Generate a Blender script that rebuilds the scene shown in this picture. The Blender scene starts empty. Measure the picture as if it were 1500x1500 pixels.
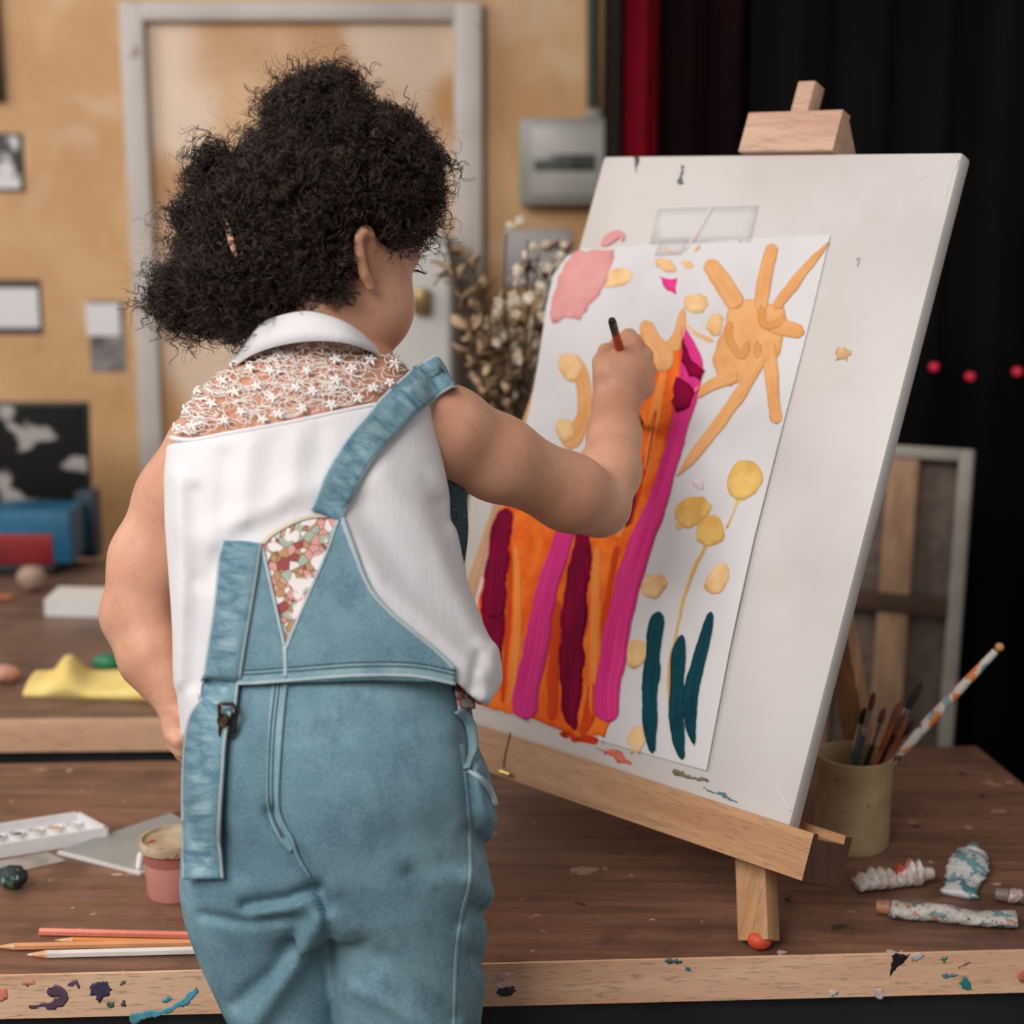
import bpy, bmesh, math, random
import numpy as np
from mathutils import Vector, Matrix
from mathutils.bvhtree import BVHTree
from mathutils.geometry import delaunay_2d_cdt
random.seed(7); rng = np.random.default_rng(7)
SC = bpy.context.scene; COL = SC.collection
F = 2350.0; PITCH = math.radians(11.8); T = 0.42; CZ = T + 0.754
cp, sp = math.cos(PITCH), math.sin(PITCH)
CAM = np.array([0, 0, CZ])
# ---------------------------------------------------------------- camera maths
def ray(px, py):
    u = (np.asarray(px, float) - 750) / F; v = (750 - np.asarray(py, float)) / F
    return np.stack([u, cp + v * sp, -sp + v * cp], -1)
def at(px, py, Y):
    d = ray(px, py); return CAM + d * (np.asarray(Y, float) / d[..., 1])[..., None]
def onz(px, py, z):
    d = ray(px, py); return CAM + d * ((z - CZ) / d[..., 2])
def pix(P):
    x, y, z = P[..., 0], P[..., 1], P[..., 2] - CZ
    d = y * cp - z * sp
    return 750 + F * x / d, 750 - F * (y * sp + z * cp) / d, d
def mpp(P): return pix(np.asarray(P, float))[2] / F          # metres per pixel at P
# ---------------------------------------------------------------- materials
def s2l(c):
    return tuple(((x / 255) / 12.92 if x / 255 < .04045 else ((x / 255 + .055) / 1.055) ** 2.4) for x in c)
class MT:
    def __init__(s, name):
        s.m = bpy.data.materials.new(name); s.m.use_nodes = True
        s.t = s.m.node_tree; s.t.nodes.clear()
        s.out = s.t.nodes.new('ShaderNodeOutputMaterial'); s.b = s.n('ShaderNodeBsdfPrincipled')
        s.t.links.new(s.b.outputs[0], s.out.inputs[0])
    def n(s, typ, props=None, **ins):
        nd = s.t.nodes.new(typ)
        for k, v in (props or {}).items(): setattr(nd, k, v)
        for k, v in ins.items(): s.set(nd, k.replace('_', ' '), v)
        return nd
    def set(s, nd, key, v):
        i = nd.inputs[int(key[1:])] if key[0] == 'i' and key[1:].isdigit() else nd.inputs[key]
        if isinstance(v, bpy.types.NodeSocket): s.t.links.new(v, i)
        elif isinstance(v, bpy.types.Node): s.t.links.new(v.outputs[0], i)
        else:
            if i.type == 'RGBA' and len(v) == 3: v = (*v, 1)
            i.default_value = v
    def bs(s, **kw):
        for k, v in kw.items(): s.set(s.b, k.replace('_', ' '), v)
    def obj(s): return s.n('ShaderNodeTexCoord').outputs['Object']
    def uv(s): return s.n('ShaderNodeTexCoord').outputs['UV']
    def map(s, vec, scale=(1, 1, 1), rot=(0, 0, 0)):
        return s.n('ShaderNodeMapping', Vector=vec, Scale=scale, Rotation=rot).outputs[0]
    def noise(s, vec, scale, detail=4, rough=.55, dist=0):
        return s.n('ShaderNodeTexNoise', Vector=vec, Scale=scale, Detail=detail, Roughness=rough, Distortion=dist).outputs[0]
    def ramp(s, f, a, b, va=0., vb=1.):
        return s.n('ShaderNodeMapRange', {'interpolation_type': 'SMOOTHSTEP'}, Value=f, From_Min=a, From_Max=b, To_Min=va, To_Max=vb).outputs[0]
    def mix(s, f, a, b, mode='MIX'):
        nd = s.n('ShaderNodeMix', {'data_type': 'RGBA', 'blend_type': mode})
        s.set(nd, 'i0', f); s.set(nd, 'i6', a); s.set(nd, 'i7', b); return nd.outputs[2]
    def math(s, op, a, b=0.):
        nd = s.n('ShaderNodeMath', {'operation': op}); s.set(nd, 'i0', a); s.set(nd, 'i1', b); return nd.outputs[0]
    def bump(s, h, strength=.3, dist=.001, normal=None):
        nd = s.n('ShaderNodeBump', Height=h, Strength=strength, Distance=dist)
        if normal is not None: s.set(nd, 'Normal', normal)
        s.set(s.b, 'Normal', nd.outputs[0]); return nd.outputs[0]
def pm(name, col, col2=None, rough=.55, scale=10, stretch=(1, 1, 1), metal=0., bump=0., bscale=60, spots=(), contrast=(.35, .65), spec=.5, detail=4):
    """plain procedural material: two noise-mixed colours, optional stains, optional bump"""
    m = MT(name); o = m.map(m.obj(), stretch)
    c = s2l(col)
    if col2 is not None: c = m.mix(m.ramp(m.noise(o, scale, detail), *contrast), s2l(col), s2l(col2))
    for k, (sc, thr, scol) in enumerate(spots):
        off = m.n('ShaderNodeVectorMath', {'operation': 'ADD'}, i0=o, i1=(3.1 * k + 1, 1.7 * k, 5.3 * k)).outputs[0]
        c = m.mix(m.ramp(m.noise(off, sc, 3), thr, thr + .03), c, s2l(scol))
    m.bs(Base_Color=c, Roughness=rough, Metallic=metal, Specular_IOR_Level=spec)
    if bump: m.bump(m.noise(o, bscale, 4), bump, .002)
    return m.m
def m_wood(name, c1, c2, axis=(1, 0, 0), scale=1., rough=.55, spots=(), bump=.3, dark=None):
    """wood: fibres stretched along `axis` (a unit vector)"""
    m = MT(name); a = Vector(axis).normalized()
    q = a.rotation_difference(Vector((1, 0, 0))).to_euler()
    o0 = m.obj()
    o = m.map(m.n('ShaderNodeVectorRotate', {'rotation_type': 'EULER_XYZ'}, Vector=o0, Rotation=q).outputs[0], (scale * 2.2, scale * 34, scale * 34))
    n1 = m.noise(o, 1., 5, .6, .6)
    o2 = m.map(m.n('ShaderNodeVectorRotate', {'rotation_type': 'EULER_XYZ'}, Vector=o0, Rotation=q).outputs[0], (scale * 30, scale * 420, scale * 420))
    n2 = m.noise(o2, 1., 3, .6)
    c = m.mix(m.ramp(n1, .3, .7), s2l(c1), s2l(c2))
    c = m.mix(m.ramp(n2, .52, .7, 0, .55), c, s2l([x * .55 for x in c1]))
    if dark: c = m.mix(m.ramp(m.noise(o0, 9, 5), .5, .68, 0, .75), c, s2l(dark))
    for k, (sc, thr, scol) in enumerate(spots):
        off = m.n('ShaderNodeVectorMath', {'operation': 'ADD'}, i0=o0, i1=(3.1 * k + 1, 1.7 * k, 5.3 * k)).outputs[0]
        c = m.mix(m.ramp(m.noise(off, sc, 3), thr, thr + .025), c, s2l(scol))
    m.bs(Base_Color=c, Roughness=rough); m.bump(n2, bump, .0006)
    return m.m
# ---------------------------------------------------------------- objects
def tag(o, label=None, cat=None, group=None, kind=None):
    if label: o['label'] = label
    if cat: o['category'] = cat
    if group: o['group'] = group
    if kind: o['kind'] = kind
    return o
def empty(name, loc, label, cat, group=None):
    o = bpy.data.objects.new(name, None); COL.objects.link(o); o.location = loc; o.empty_display_size = .05
    return tag(o, label, cat, group)
def wloc(o):
    v = Vector(o.location)
    while o.parent: o = o.parent; v += Vector(o.location)
    return v
def link(o, parent):
    COL.objects.link(o)
    if parent is not None:
        o.parent = parent
        o.matrix_parent_inverse = Matrix.Translation(wloc(parent)).inverted() if parent.type == 'EMPTY' else Matrix()
    return o
def mesh(name, V, Fc, mat, parent=None, smooth=True, uv=None, mids=None):
    me = bpy.data.meshes.new(name)
    V = np.asarray(V, np.float64)
    me.from_pydata(V.tolist(), [], [list(map(int, f)) for f in Fc])
    for mm in (mat if isinstance(mat, (list, tuple)) else [mat]): me.materials.append(mm)
    if mids is not None: me.polygons.foreach_set('material_index', np.asarray(mids, np.int32))
    if smooth: me.polygons.foreach_set('use_smooth', np.ones(len(me.polygons), bool))
    if uv is not None:
        ul = me.uv_layers.new(name='UVMap'); vi = np.zeros(len(me.loops), np.int32); me.loops.foreach_get('vertex_index', vi)
        ul.data.foreach_set('uv', np.asarray(uv, np.float32)[vi].ravel())
    me.update()
    return link(bpy.data.objects.new(name, me), parent)
class G:
    """collects shapes of ONE part into one mesh"""
    def __init__(s): s.V = []; s.Fc = []; s.mi = []; s.n = 0
    def add(s, V, Fc, mi=0):
        V = np.asarray(V, float); s.V.append(V); s.Fc += [[i + s.n for i in f] for f in Fc]; s.mi += [mi] * len(Fc); s.n += len(V); return s
    def bm(s, bm, M=None, mi=0):
        bm.verts.index_update()
        V = [(M @ v.co if M else v.co)[:] for v in bm.verts]; Fc = [[v.index for v in f.verts] for f in bm.faces]; bm.free()
        return s.add(V, Fc, mi)
    def box(s, c, size, M=None, bev=.002, seg=2, taper=None, mi=0):
        b = bmesh.new(); bmesh.ops.create_cube(b, size=1)
        for v in b.verts:
            if taper and v.co.z > 0: v.co.x *= taper; v.co.y *= taper
            v.co = Vector((v.co.x * size[0], v.co.y * size[1], v.co.z * size[2]))
        if bev: bmesh.ops.bevel(b, geom=list(b.edges), offset=bev, segments=seg, profile=.5, affect='EDGES')
        return s.bm(b, Matrix.Translation(Vector(c)) @ (M or Matrix()), mi)
    def tube(s, pts, r, seg=8, mi=0, cap=True):
        pts = [np.asarray(p, float) for p in pts]; n = len(pts); r = np.broadcast_to(np.asarray(r, float), (n,))
        V = []; up = None
        for i in range(n):
            t = pts[min(i + 1, n - 1)] - pts[max(i - 1, 0)]; t = t / (np.linalg.norm(t) + 1e-12)
            if up is None: up = np.array([0, 0, 1.]) if abs(t[2]) < .9 else np.array([1., 0, 0])
            a = up - t * up.dot(t); a /= np.linalg.norm(a) + 1e-12; b = np.cross(t, a); up = a
            for k in range(seg):
                th = 2 * math.pi * k / seg; V.append(pts[i] + r[i] * (math.cos(th) * a + math.sin(th) * b))
        Fc = [[i * seg + k, i * seg + (k + 1) % seg, (i + 1) * seg + (k + 1) % seg, (i + 1) * seg + k] for i in range(n - 1) for k in range(seg)]
        if cap: Fc += [list(range(seg))[::-1], [(n - 1) * seg + k for k in range(seg)]]
        return s.add(V, Fc, mi)
    def lathe(s, prof, c, seg=40, mi=0, sx=1., sy=1.):
        V = []; Fc = []; n = len(prof)
        for r, z in prof:
            for k in range(seg):
                th = 2 * math.pi * k / seg; V.append((c[0] + r * sx * math.cos(th), c[1] + r * sy * math.sin(th), c[2] + z))
        for i in range(n - 1):
            for k in range(seg): Fc.append([i * seg + k, i * seg + (k + 1) % seg, (i + 1) * seg + (k + 1) % seg, (i + 1) * seg + k])
        Fc += [list(range(seg))[::-1], [(n - 1) * seg + k for k in range(seg)]]
        return s.add(V, Fc, mi)
    def ball(s, c, r, sub=2, sc=(1, 1, 1), mi=0, M=None):
        b = bmesh.new(); bmesh.ops.create_icosphere(b, subdivisions=sub, radius=r)
        for v in b.verts: v.co = Vector((v.co.x * sc[0], v.co.y * sc[1], v.co.z * sc[2]))
        return s.bm(b, Matrix.Translation(Vector(c)) @ (M or Matrix()), mi)
    def build(s, name, mat, parent=None, smooth=True, auto=True):
        o = mesh(name, np.concatenate(s.V), s.Fc, mat, parent, smooth, mids=s.mi)
        if smooth and auto: flatshade(o)
        return o
def flatshade(o, ang=35):
    """mark edges sharper than ang so that smooth shading keeps them crisp"""
    me = o.data; b = bmesh.new(); b.from_mesh(me); a = math.radians(ang)
    for e in b.edges:
        if len(e.link_faces) == 2 and e.calc_face_angle(0) > a: e.smooth = False
    b.to_mesh(me); b.free()
# ---------------------------------------------------------------- signed-distance sculpting
def rcone(p, a, b, ra, rb):
    a = np.asarray(a, float); b = np.asarray(b, float); ba = b - a; l2 = ba @ ba; rr = ra - rb; a2 = l2 - rr * rr; il2 = 1 / l2
    pa = p - a; y = pa @ ba; z = y - l2; q = pa * l2 - y[:, None] * ba; x2 = (q * q).sum(1); y2 = y * y * l2; z2 = z * z * l2
    k = np.sign(rr) * rr * rr * x2
    d = (np.sqrt(x2 * a2 * il2) + y * rr) * il2 - ra
    m1 = np.sign(z) * a2 * z2 > k; d = np.where(m1, np.sqrt(x2 + z2) * il2 - rb, d)
    m2 = (~m1) & (np.sign(y) * a2 * y2 < k); d = np.where(m2, np.sqrt(x2 + y2) * il2 - ra, d)
    return d
def ell(p, c, r, R=None):
    q = p - np.asarray(c, float)
    if R is not None: q = q @ R            # columns of R are the local axes
    r = np.asarray(r, float); k0 = np.sqrt(((q / r) ** 2).sum(1)); k1 = np.sqrt(((q / r ** 2) ** 2).sum(1)) + 1e-9
    return k0 * (k0 - 1) / k1
def smin(a, b, k):
    h = np.clip(.5 + .5 * (b - a) / k, 0, 1); return b * (1 - h) + a * h - k * h * (1 - h)
def smax(a, b, k): return -smin(-a, -b, k)
def chain(p, js, k=.006):
    """js: list of (point, radius); smooth chain of tapered limbs"""
    d = None
    for (a, ra), (b, rb) in zip(js[:-1], js[1:]):
        e = rcone(p, a, b, ra, rb); d = e if d is None else smin(d, e, k)
    return d
def poly_sd(px, py, poly):
    v = np.asarray(poly, float); n = len(v); d = np.full(px.shape, 1e18); s = np.ones(px.shape)
    for i in range(n):
        j = i - 1; e = v[j] - v[i]; wx = px - v[i, 0]; wy = py - v[i, 1]
        t = np.clip((wx * e[0] + wy * e[1]) / (e @ e + 1e-12), 0, 1)
        d = np.minimum(d, (wx - e[0] * t) ** 2 + (wy - e[1] * t) ** 2)
        c1 = py >= v[i, 1]; c2 = py < v[j, 1]; c3 = e[0] * wy > e[1] * wx
        s = np.where((c1 & c2 & c3) | (~c1 & ~c2 & ~c3), -s, s)
    return s * np.sqrt(d)
def pl(p, pts, w):
    """distance falloff (0..1) to a polyline in picture coordinates (px, py)"""
    px, py = p; d = np.full(px.shape, 1e9)
    for (x0, y0), (x1, y1) in zip(pts[:-1], pts[1:]):
        ex, ey = x1 - x0, y1 - y0; t = np.clip(((px - x0) * ex + (py - y0) * ey) / (ex * ex + ey * ey + 1e-9), 0, 1)
        d = np.minimum(d, (px - x0 - ex * t) ** 2 + (py - y0 - ey * t) ** 2)
    return np.exp(-d / (w * w))
class Loft:
    """elliptic sections along z: rows (z, cx, cy, a, b)"""
    def __init__(s, rows, n=2.0):
        r = np.array(sorted(rows, key=lambda q: q[0]), float); zz = np.linspace(r[0, 0], r[-1, 0], 240)
        s.z = zz; s.v = []
        for k in range(1, 5):
            q = np.interp(zz, r[:, 0], r[:, k])
            ker = np.exp(-np.linspace(-2, 2, 13) ** 2); ker /= ker.sum()
            q = np.convolve(np.pad(q, 6, mode='edge'), ker, 'valid'); s.v.append(q)
        s.n = n
    def __call__(s, p, grow=0., capz=True):
        z = p[:, 2]; cx, cy, a, b = (np.interp(z, s.z, q) for q in s.v)
        a = a + grow; b = b + grow; x = (p[:, 0] - cx) / a; y = (p[:, 1] - cy) / b
        k0 = (np.abs(x) ** s.n + np.abs(y) ** s.n) ** (1 / s.n); k1 = np.sqrt((x / a) ** 2 + (y / b) ** 2) + 1e-9
        d = k0 * (k0 - 1) / k1
        d = np.where(k0 < .2, -np.minimum(a, b) * (1 - k0), d)
        if capz: d = smax(d, np.maximum(s.z[0] - grow - z, z - s.z[-1] - grow), .012)
        return d
def nets(f, lo, hi, h, c=4, margin=1.7):
    lo = np.asarray(lo, float); nb = np.maximum(2, np.ceil((np.asarray(hi) - lo) / (h * c)).astype(int)); n = nb * c
    gi = np.stack(np.meshgrid(*[np.arange(k) for k in nb], indexing='ij'), -1).reshape(-1, 3)
    cen = lo + (gi * c + (c - 1) / 2) * h
    dv = np.concatenate([f(q) for q in np.array_split(cen, max(1, len(cen) // 200000))]).astype(np.float32)
    D = dv.reshape(nb).repeat(c, 0).repeat(c, 1).repeat(c, 2)
    act = gi[np.abs(dv) < h * c * .87 * margin + h]
    sub = np.stack(np.meshgrid(*[np.arange(c)] * 3, indexing='ij'), -1).reshape(-1, 3)
    for ch in np.array_split(act, max(1, len(act) * c ** 3 // 400000)):
        I = (ch[:, None, :] * c + sub[None]).reshape(-1, 3)
        D[I[:, 0], I[:, 1], I[:, 2]] = f(lo + I * h)
    S = D < 0
    cnt = np.zeros(n - 1, np.int8); sl = lambda A, o: A[o[0]:A.shape[0] - 1 + o[0], o[1]:A.shape[1] - 1 + o[1], o[2]:A.shape[2] - 1 + o[2]]
    offs = [(i, j, k) for i in (0, 1) for j in (0, 1) for k in (0, 1)]
    for o in offs: cnt += sl(S, o)
    C = np.argwhere((cnt > 0) & (cnt < 8)); acc = np.zeros((len(C), 3)); num = np.zeros(len(C))
    for a in offs:
        for ax in range(3):
            if a[ax]: continue
            b = list(a); b[ax] = 1
            da = D[C[:, 0] + a[0], C[:, 1] + a[1], C[:, 2] + a[2]]; db = D[C[:, 0] + b[0], C[:, 1] + b[1], C[:, 2] + b[2]]
            m = (da < 0) != (db < 0); t = np.where(m, da / np.where(m, da - db, 1), 0)
            q = np.tile(np.array(a, float), (len(C), 1)); q[:, ax] += t; acc[m] += q[m]; num[m] += 1
    V = lo + (C + acc / num[:, None]) * h
    vid = np.full(n - 1, -1, np.int32); vid[C[:, 0], C[:, 1], C[:, 2]] = np.arange(len(C)); Q = []
    for ax in range(3):
        s0 = [slice(None)] * 3; s1 = [slice(None)] * 3; s0[ax] = slice(0, -1); s1[ax] = slice(1, None)
        A = S[tuple(s0)]; B = S[tuple(s1)]; E = np.argwhere(A != B); u, v = [(1, 2), (2, 0), (0, 1)][ax]
        ok = (E[:, u] > 0) & (E[:, v] > 0) & (E[:, u] < n[u] - 1) & (E[:, v] < n[v] - 1); E = E[ok]
        def g(du, dv):
            q = E.copy(); q[:, u] += du; q[:, v] += dv; return vid[q[:, 0], q[:, 1], q[:, 2]]
        f4 = np.stack([g(-1, -1), g(0, -1), g(0, 0), g(-1, 0)], 1); fl = ~A[E[:, 0], E[:, 1], E[:, 2]]; f4[fl] = f4[fl][:, ::-1]; Q.append(f4)
    Q = np.concatenate(Q); Q = Q[(Q >= 0).all(1)]
    # two light relaxations
    for _ in range(2):
        sm = np.zeros_like(V); ct = np.zeros(len(V))
        for k in range(4): np.add.at(sm, Q[:, k], V[Q[:, (k + 1) % 4]] + V[Q[:, k - 1]]); np.add.at(ct, Q[:, k], 2)
        V = V * .5 + .5 * sm / np.maximum(ct, 1)[:, None]
    return V, Q
# ---------------------------------------------------------------- shapes laid on a surface
def tree(V, Q): return BVHTree.FromPolygons([tuple(v) for v in np.asarray(V).tolist()], [tuple(map(int, q)) for q in Q])
def cast(bv, px, py):
    d = Vector(ray(px, py)).normalized(); h = bv.ray_cast(Vector(CAM), d)
    if h[0] is None: return None, None
    n = h[1]; n = -n if n.dot(d) > 0 else n
    return np.array(h[0]), np.array(n)
def project(bv, P2):
    """points of the surface and outward normals under picture points; gaps take the nearest found depth"""
    res = [cast(bv, x, y) for x, y in P2]; ok = [i for i, r in enumerate(res) if r[0] is not None]
    P = np.zeros((len(P2), 3)); N = np.zeros((len(P2), 3)); A = np.asarray(P2, float)
    for i, r in enumerate(res):
        if r[0] is None:
            j = ok[int(np.argmin(((A[ok] - A[i]) ** 2).sum(1)))]; P[i] = at(A[i, 0], A[i, 1], res[j][0][1]); N[i] = res[j][1]
        else: P[i], N[i] = r
    return P, N
def crom(pts, n):
    """smooth resampling of rows (x, y, w, ...)"""
    p = np.asarray(pts, float); q = np.vstack([2 * p[0] - p[1], p, 2 * p[-1] - p[-2]]); L = np.r_[0, np.cumsum(np.hypot(*np.diff(p[:, :2], axis=0).T))]
    out = []
    for t in np.linspace(0, L[-1], n):
        i = min(len(p) - 2, int(np.searchsorted(L, t, 'right') - 1)); u = (t - L[i]) / (L[i + 1] - L[i] + 1e-9); a, b, c, d = q[i:i + 4]
        out.append(.5 * (2 * b + (c - a) * u + (2 * a - 5 * b + 4 * c - d) * u * u + (3 * b - a - 3 * c + d) * u ** 3))
    return np.array(out)
def solid(P, N, Fc, off, th, edge_drop=None):
    """front sheet at off+th, back sheet at off; closed rim"""
    n = len(P); top = P + N * (off + th if np.isscalar(th) else (off + th)[:, None]); bot = P + N * off
    from collections import Counter
    cnt = Counter(); 
    for f in Fc:
        for a, b in zip(f, f[1:] + f[:1]): cnt[(min(a, b), max(a, b))] += 1
    FF = [list(f) for f in Fc] + [[i + n for i in f[::-1]] for f in Fc]
    for f in Fc:
        for a, b in zip(f, f[1:] + f[:1]):
            if cnt[(min(a, b), max(a, b))] == 1: FF.append([b, a, a + n, b + n])
    return np.vstack([top, bot]), FF
def orient(P, Fc, N):
    f = Fc[len(Fc) // 2]; c = np.cross(P[f[1]] - P[f[0]], P[f[2]] - P[f[0]])
    return [g[::-1] for g in Fc] if c @ N[f[0]] < 0 else Fc
def smoothN(N, Fc, it=3):
    for _ in range(it):
        M = N.copy()
        for f in Fc:
            s = N[f].sum(0)
            for i in f: M[i] += s
        N = M / (np.linalg.norm(M, axis=1)[:, None] + 1e-9)
    return N
def strip(pts, bv, off=.001, th=.001, cols=5, step=5., tail=None, profile=None, ns=2, ragged=0., round_=False):
    """ribbon along rows (px, py, width px) lying on surface bv -> V, F, uv"""
    p0 = np.asarray(pts, float); L = np.hypot(*np.diff(p0[:, :2], axis=0).T).sum(); n = max(4, int(L / step)); c = crom(p0, n)
    t = np.gradient(c[:, :2], axis=0); t /= np.linalg.norm(t, axis=1)[:, None] + 1e-9; nr = np.stack([-t[:, 1], t[:, 0]], 1)
    if round_:                                              # brush-rounded ends
        s_ = np.r_[0, np.cumsum(np.hypot(*np.diff(c[:, :2], axis=0).T))]; e_ = np.minimum(s_, s_[-1] - s_) / (np.maximum(c[:, 2], 2) * .45); c[:, 2] *= np.sqrt(np.clip(1 - (1 - np.minimum(e_, 1)) ** 2, .03, 1))
    us = np.linspace(-.5, .5, cols); P2 = []
    jl = np.convolve(rng.normal(0, ragged, n + 4), np.ones(5) / 5, 'valid') if ragged else np.zeros(n)
    jr = np.convolve(rng.normal(0, ragged, n + 4), np.ones(5) / 5, 'valid') if ragged else np.zeros(n)
    for i in range(n):
        for u in us:
            w = max(.5, c[i, 2]); P2.append(c[i, :2] + nr[i] * (u * w + (jl[i] if u < 0 else jr[i]) * abs(u) * 2))
    P, N = project(bv, P2); Fc = [[i * cols + k, i * cols + k + 1, (i + 1) * cols + k + 1, (i + 1) * cols + k] for i in range(n - 1) for k in range(cols - 1)]
    if tail is not None:                                    # continue the ribbon through 3-D points
        for q in tail:
            last = P[-cols:]; d = np.asarray(q) - last.mean(0); P = np.vstack([P, last + d]); N = np.vstack([N, N[-cols:]])
            m = len(P) // cols - 2; Fc += [[m * cols + k, m * cols + k + 1, (m + 1) * cols + k + 1, (m + 1) * cols + k] for k in range(cols - 1)]
    rows = len(P) // cols; ctr = P.reshape(rows, cols, 3)[:, cols // 2]; al = np.r_[0, np.cumsum(np.linalg.norm(np.diff(ctr, axis=0), axis=1))]
    uv = np.stack([np.tile(us + .5, rows), np.repeat(al, cols)], 1)
    N = smoothN(N, Fc, ns); Fc = orient(P, Fc, N)
    thv = th * (np.ones(len(P)) if profile is None else np.tile(np.array([profile(u + .5) for u in us]), rows))
    V, FF = solid(P, N, Fc, off, thv)
    return V, FF, np.vstack([uv, uv])
def patch(poly, bv, off=.001, th=.001, step=8., ns=2, holes=None, ragged=0.):
    """filled outline (picture points) lying on surface bv -> V, F, uv"""
    pts = np.asarray(poly, float); q = []
    for a, b in zip(pts, np.roll(pts, -1, 0)):
        k = max(1, int(np.hypot(*(b - a)) / step)); q += [a + (b - a) * i / k for i in range(k)]
    q = np.array(q)
    if ragged: q = q + rng.normal(0, ragged, q.shape)
    x0, y0 = q.min(0); x1, y1 = q.max(0); gx, gy = np.meshgrid(np.arange(x0, x1, step), np.arange(y0, y1, step)); gx = gx + (np.arange(gx.shape[0]) % 2)[:, None] * step / 2
    ok = poly_sd(gx.ravel(), gy.ravel(), q) < -step * .45; inn = np.stack([gx.ravel()[ok], gy.ravel()[ok]], 1)
    al = np.vstack([q, inn]); n = len(q)
    vs, _, fs, *_ = delaunay_2d_cdt([Vector(v) for v in al], [(i, (i + 1) % n) for i in range(n)], [], 1, 1e-6)
    P2 = np.array([v[:] for v in vs]); P, N = project(bv, P2); Fc = [list(f) for f in fs]; N = smoothN(N, Fc, ns); Fc = orient(P, Fc, N)
    V, FF = solid(P, N, Fc, off, th); uv = (P2 - [x0, y0]) * mpp(P.mean(0)); return V, FF, np.vstack([uv, uv])
def oval(cx, cy, rx, ry, rot=0., n=18, wob=.08):
    a = np.linspace(0, 2 * np.pi, n, endpoint=False); r = 1 + wob * np.sin(a * 2 + cx) + wob * .6 * np.sin(a * 3 + cy); x = rx * r * np.cos(a); y = ry * r * np.sin(a); c, s = math.cos(rot), math.sin(rot)
    return np.stack([cx + x * c - y * s, cy + x * s + y * c], 1)
# ================================================================= camera, light
cd = bpy.data.cameras.new('camera'); cam = bpy.data.objects.new('camera', cd); COL.objects.link(cam)
cam.location = CAM; cam.rotation_euler = (math.pi / 2 - PITCH, 0, 0); cd.sensor_width = 36; cd.lens = 36 * F / 1500; cd.clip_start = .05
cd.dof.use_dof = True; cd.dof.focus_distance = 1.50; cd.dof.aperture_fstop = 3.4
SC.camera = cam
vs_ = SC.view_settings; vs_.view_transform = 'Standard'; vs_.look = 'None'; vs_.gamma = 1; vs_.exposure = -0.02; vs_.use_curve_mapping = False
W = bpy.data.worlds.new('studio_air'); SC.world = W; W.use_nodes = True
W.node_tree.nodes['Background'].inputs[0].default_value = (*s2l((222, 216, 212)), 1); W.node_tree.nodes['Background'].inputs[1].default_value = .50
def area(name, loc, look, sx, sy, e, col):
    l = bpy.data.lights.new(name, 'AREA'); l.shape = 'RECTANGLE'; l.size = sx; l.size_y = sy; l.energy = e; l.color = col
    o = bpy.data.objects.new(name, l); COL.objects.link(o); o.location = loc
    o.rotation_euler = (Vector(look) - Vector(loc)).to_track_quat('-Z', 'Y').to_euler(); return o
area('window_daylight', (-1.45, -.7, 2.75), (0.15, 1.7, .75), 2.0, 1.6, 92, (1, .965, .93))
area('side_area_light', (-2.6, 1.9, 2.2), (0, 2.4, .8), 1.2, 1.6, 26, (1, .96, .92))  # second soft area light from the left, out of view, no window built
# ================================================================= the setting
struct = lambda o: tag(o, kind='structure')
wallm = MT('gold_plaster'); o = wallm.obj()
c = wallm.mix(wallm.ramp(wallm.noise(o, 2.6, 5, .6, .4), .36, .64), s2l((196, 148, 98)), s2l((214, 172, 124)))
c = wallm.mix(wallm.ramp(wallm.noise(wallm.map(o, (1.3, 1, .9)), 3.1, 3, .5, .8), .58, .74, 0, .7), c, s2l((222, 192, 160)))
c = wallm.mix(wallm.ramp(wallm.noise(o, 5, 4), .62, .8, 0, .6), c, s2l((168, 112, 62)))
wallm.bs(Base_Color=c, Roughness=.5); wallm.bump(wallm.noise(o, 30, 5), .25, .004)
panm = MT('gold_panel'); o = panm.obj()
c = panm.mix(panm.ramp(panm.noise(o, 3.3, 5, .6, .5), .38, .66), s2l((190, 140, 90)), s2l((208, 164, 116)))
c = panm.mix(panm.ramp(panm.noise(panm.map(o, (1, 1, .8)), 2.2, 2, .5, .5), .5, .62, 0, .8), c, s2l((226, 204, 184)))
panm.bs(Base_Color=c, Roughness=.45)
YW = 3.5
def wbox(name, x0, y0, x1, y1, Y, th, m, parent=None, bev=.004, kind=None, n=None):
    """upright slab with its face at Y seen between two picture points"""
    a = at(x0, y0, Y); b = at(x1, y1, Y)
    g = n or G(); g.box(((a[0] + b[0]) / 2, Y + th / 2, (a[2] + b[2]) / 2), (abs(b[0] - a[0]), th, abs(b[2] - a[2])), bev=bev)
    return g if n is not None else g.build(name, m, parent)
struct(G().box((-1.0, YW + .06, 1.4), (4.4, .12, 2.8), bev=0).build('wall_back', wallm.m))
floorm = pm('floor_boards', (70, 58, 50), (46, 38, 33), .6, 3, (1, 12, 1))
struct(G().box((0, 1.2, -.03), (6.4, 5.4, .06), bev=0).build('floor', floorm))
blackm = pm('black_wall', (15, 12, 12), (9, 7, 8), .9, 3, spec=.1)
YP = 2.86; XP = at(906, 600, YP)[0]
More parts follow.
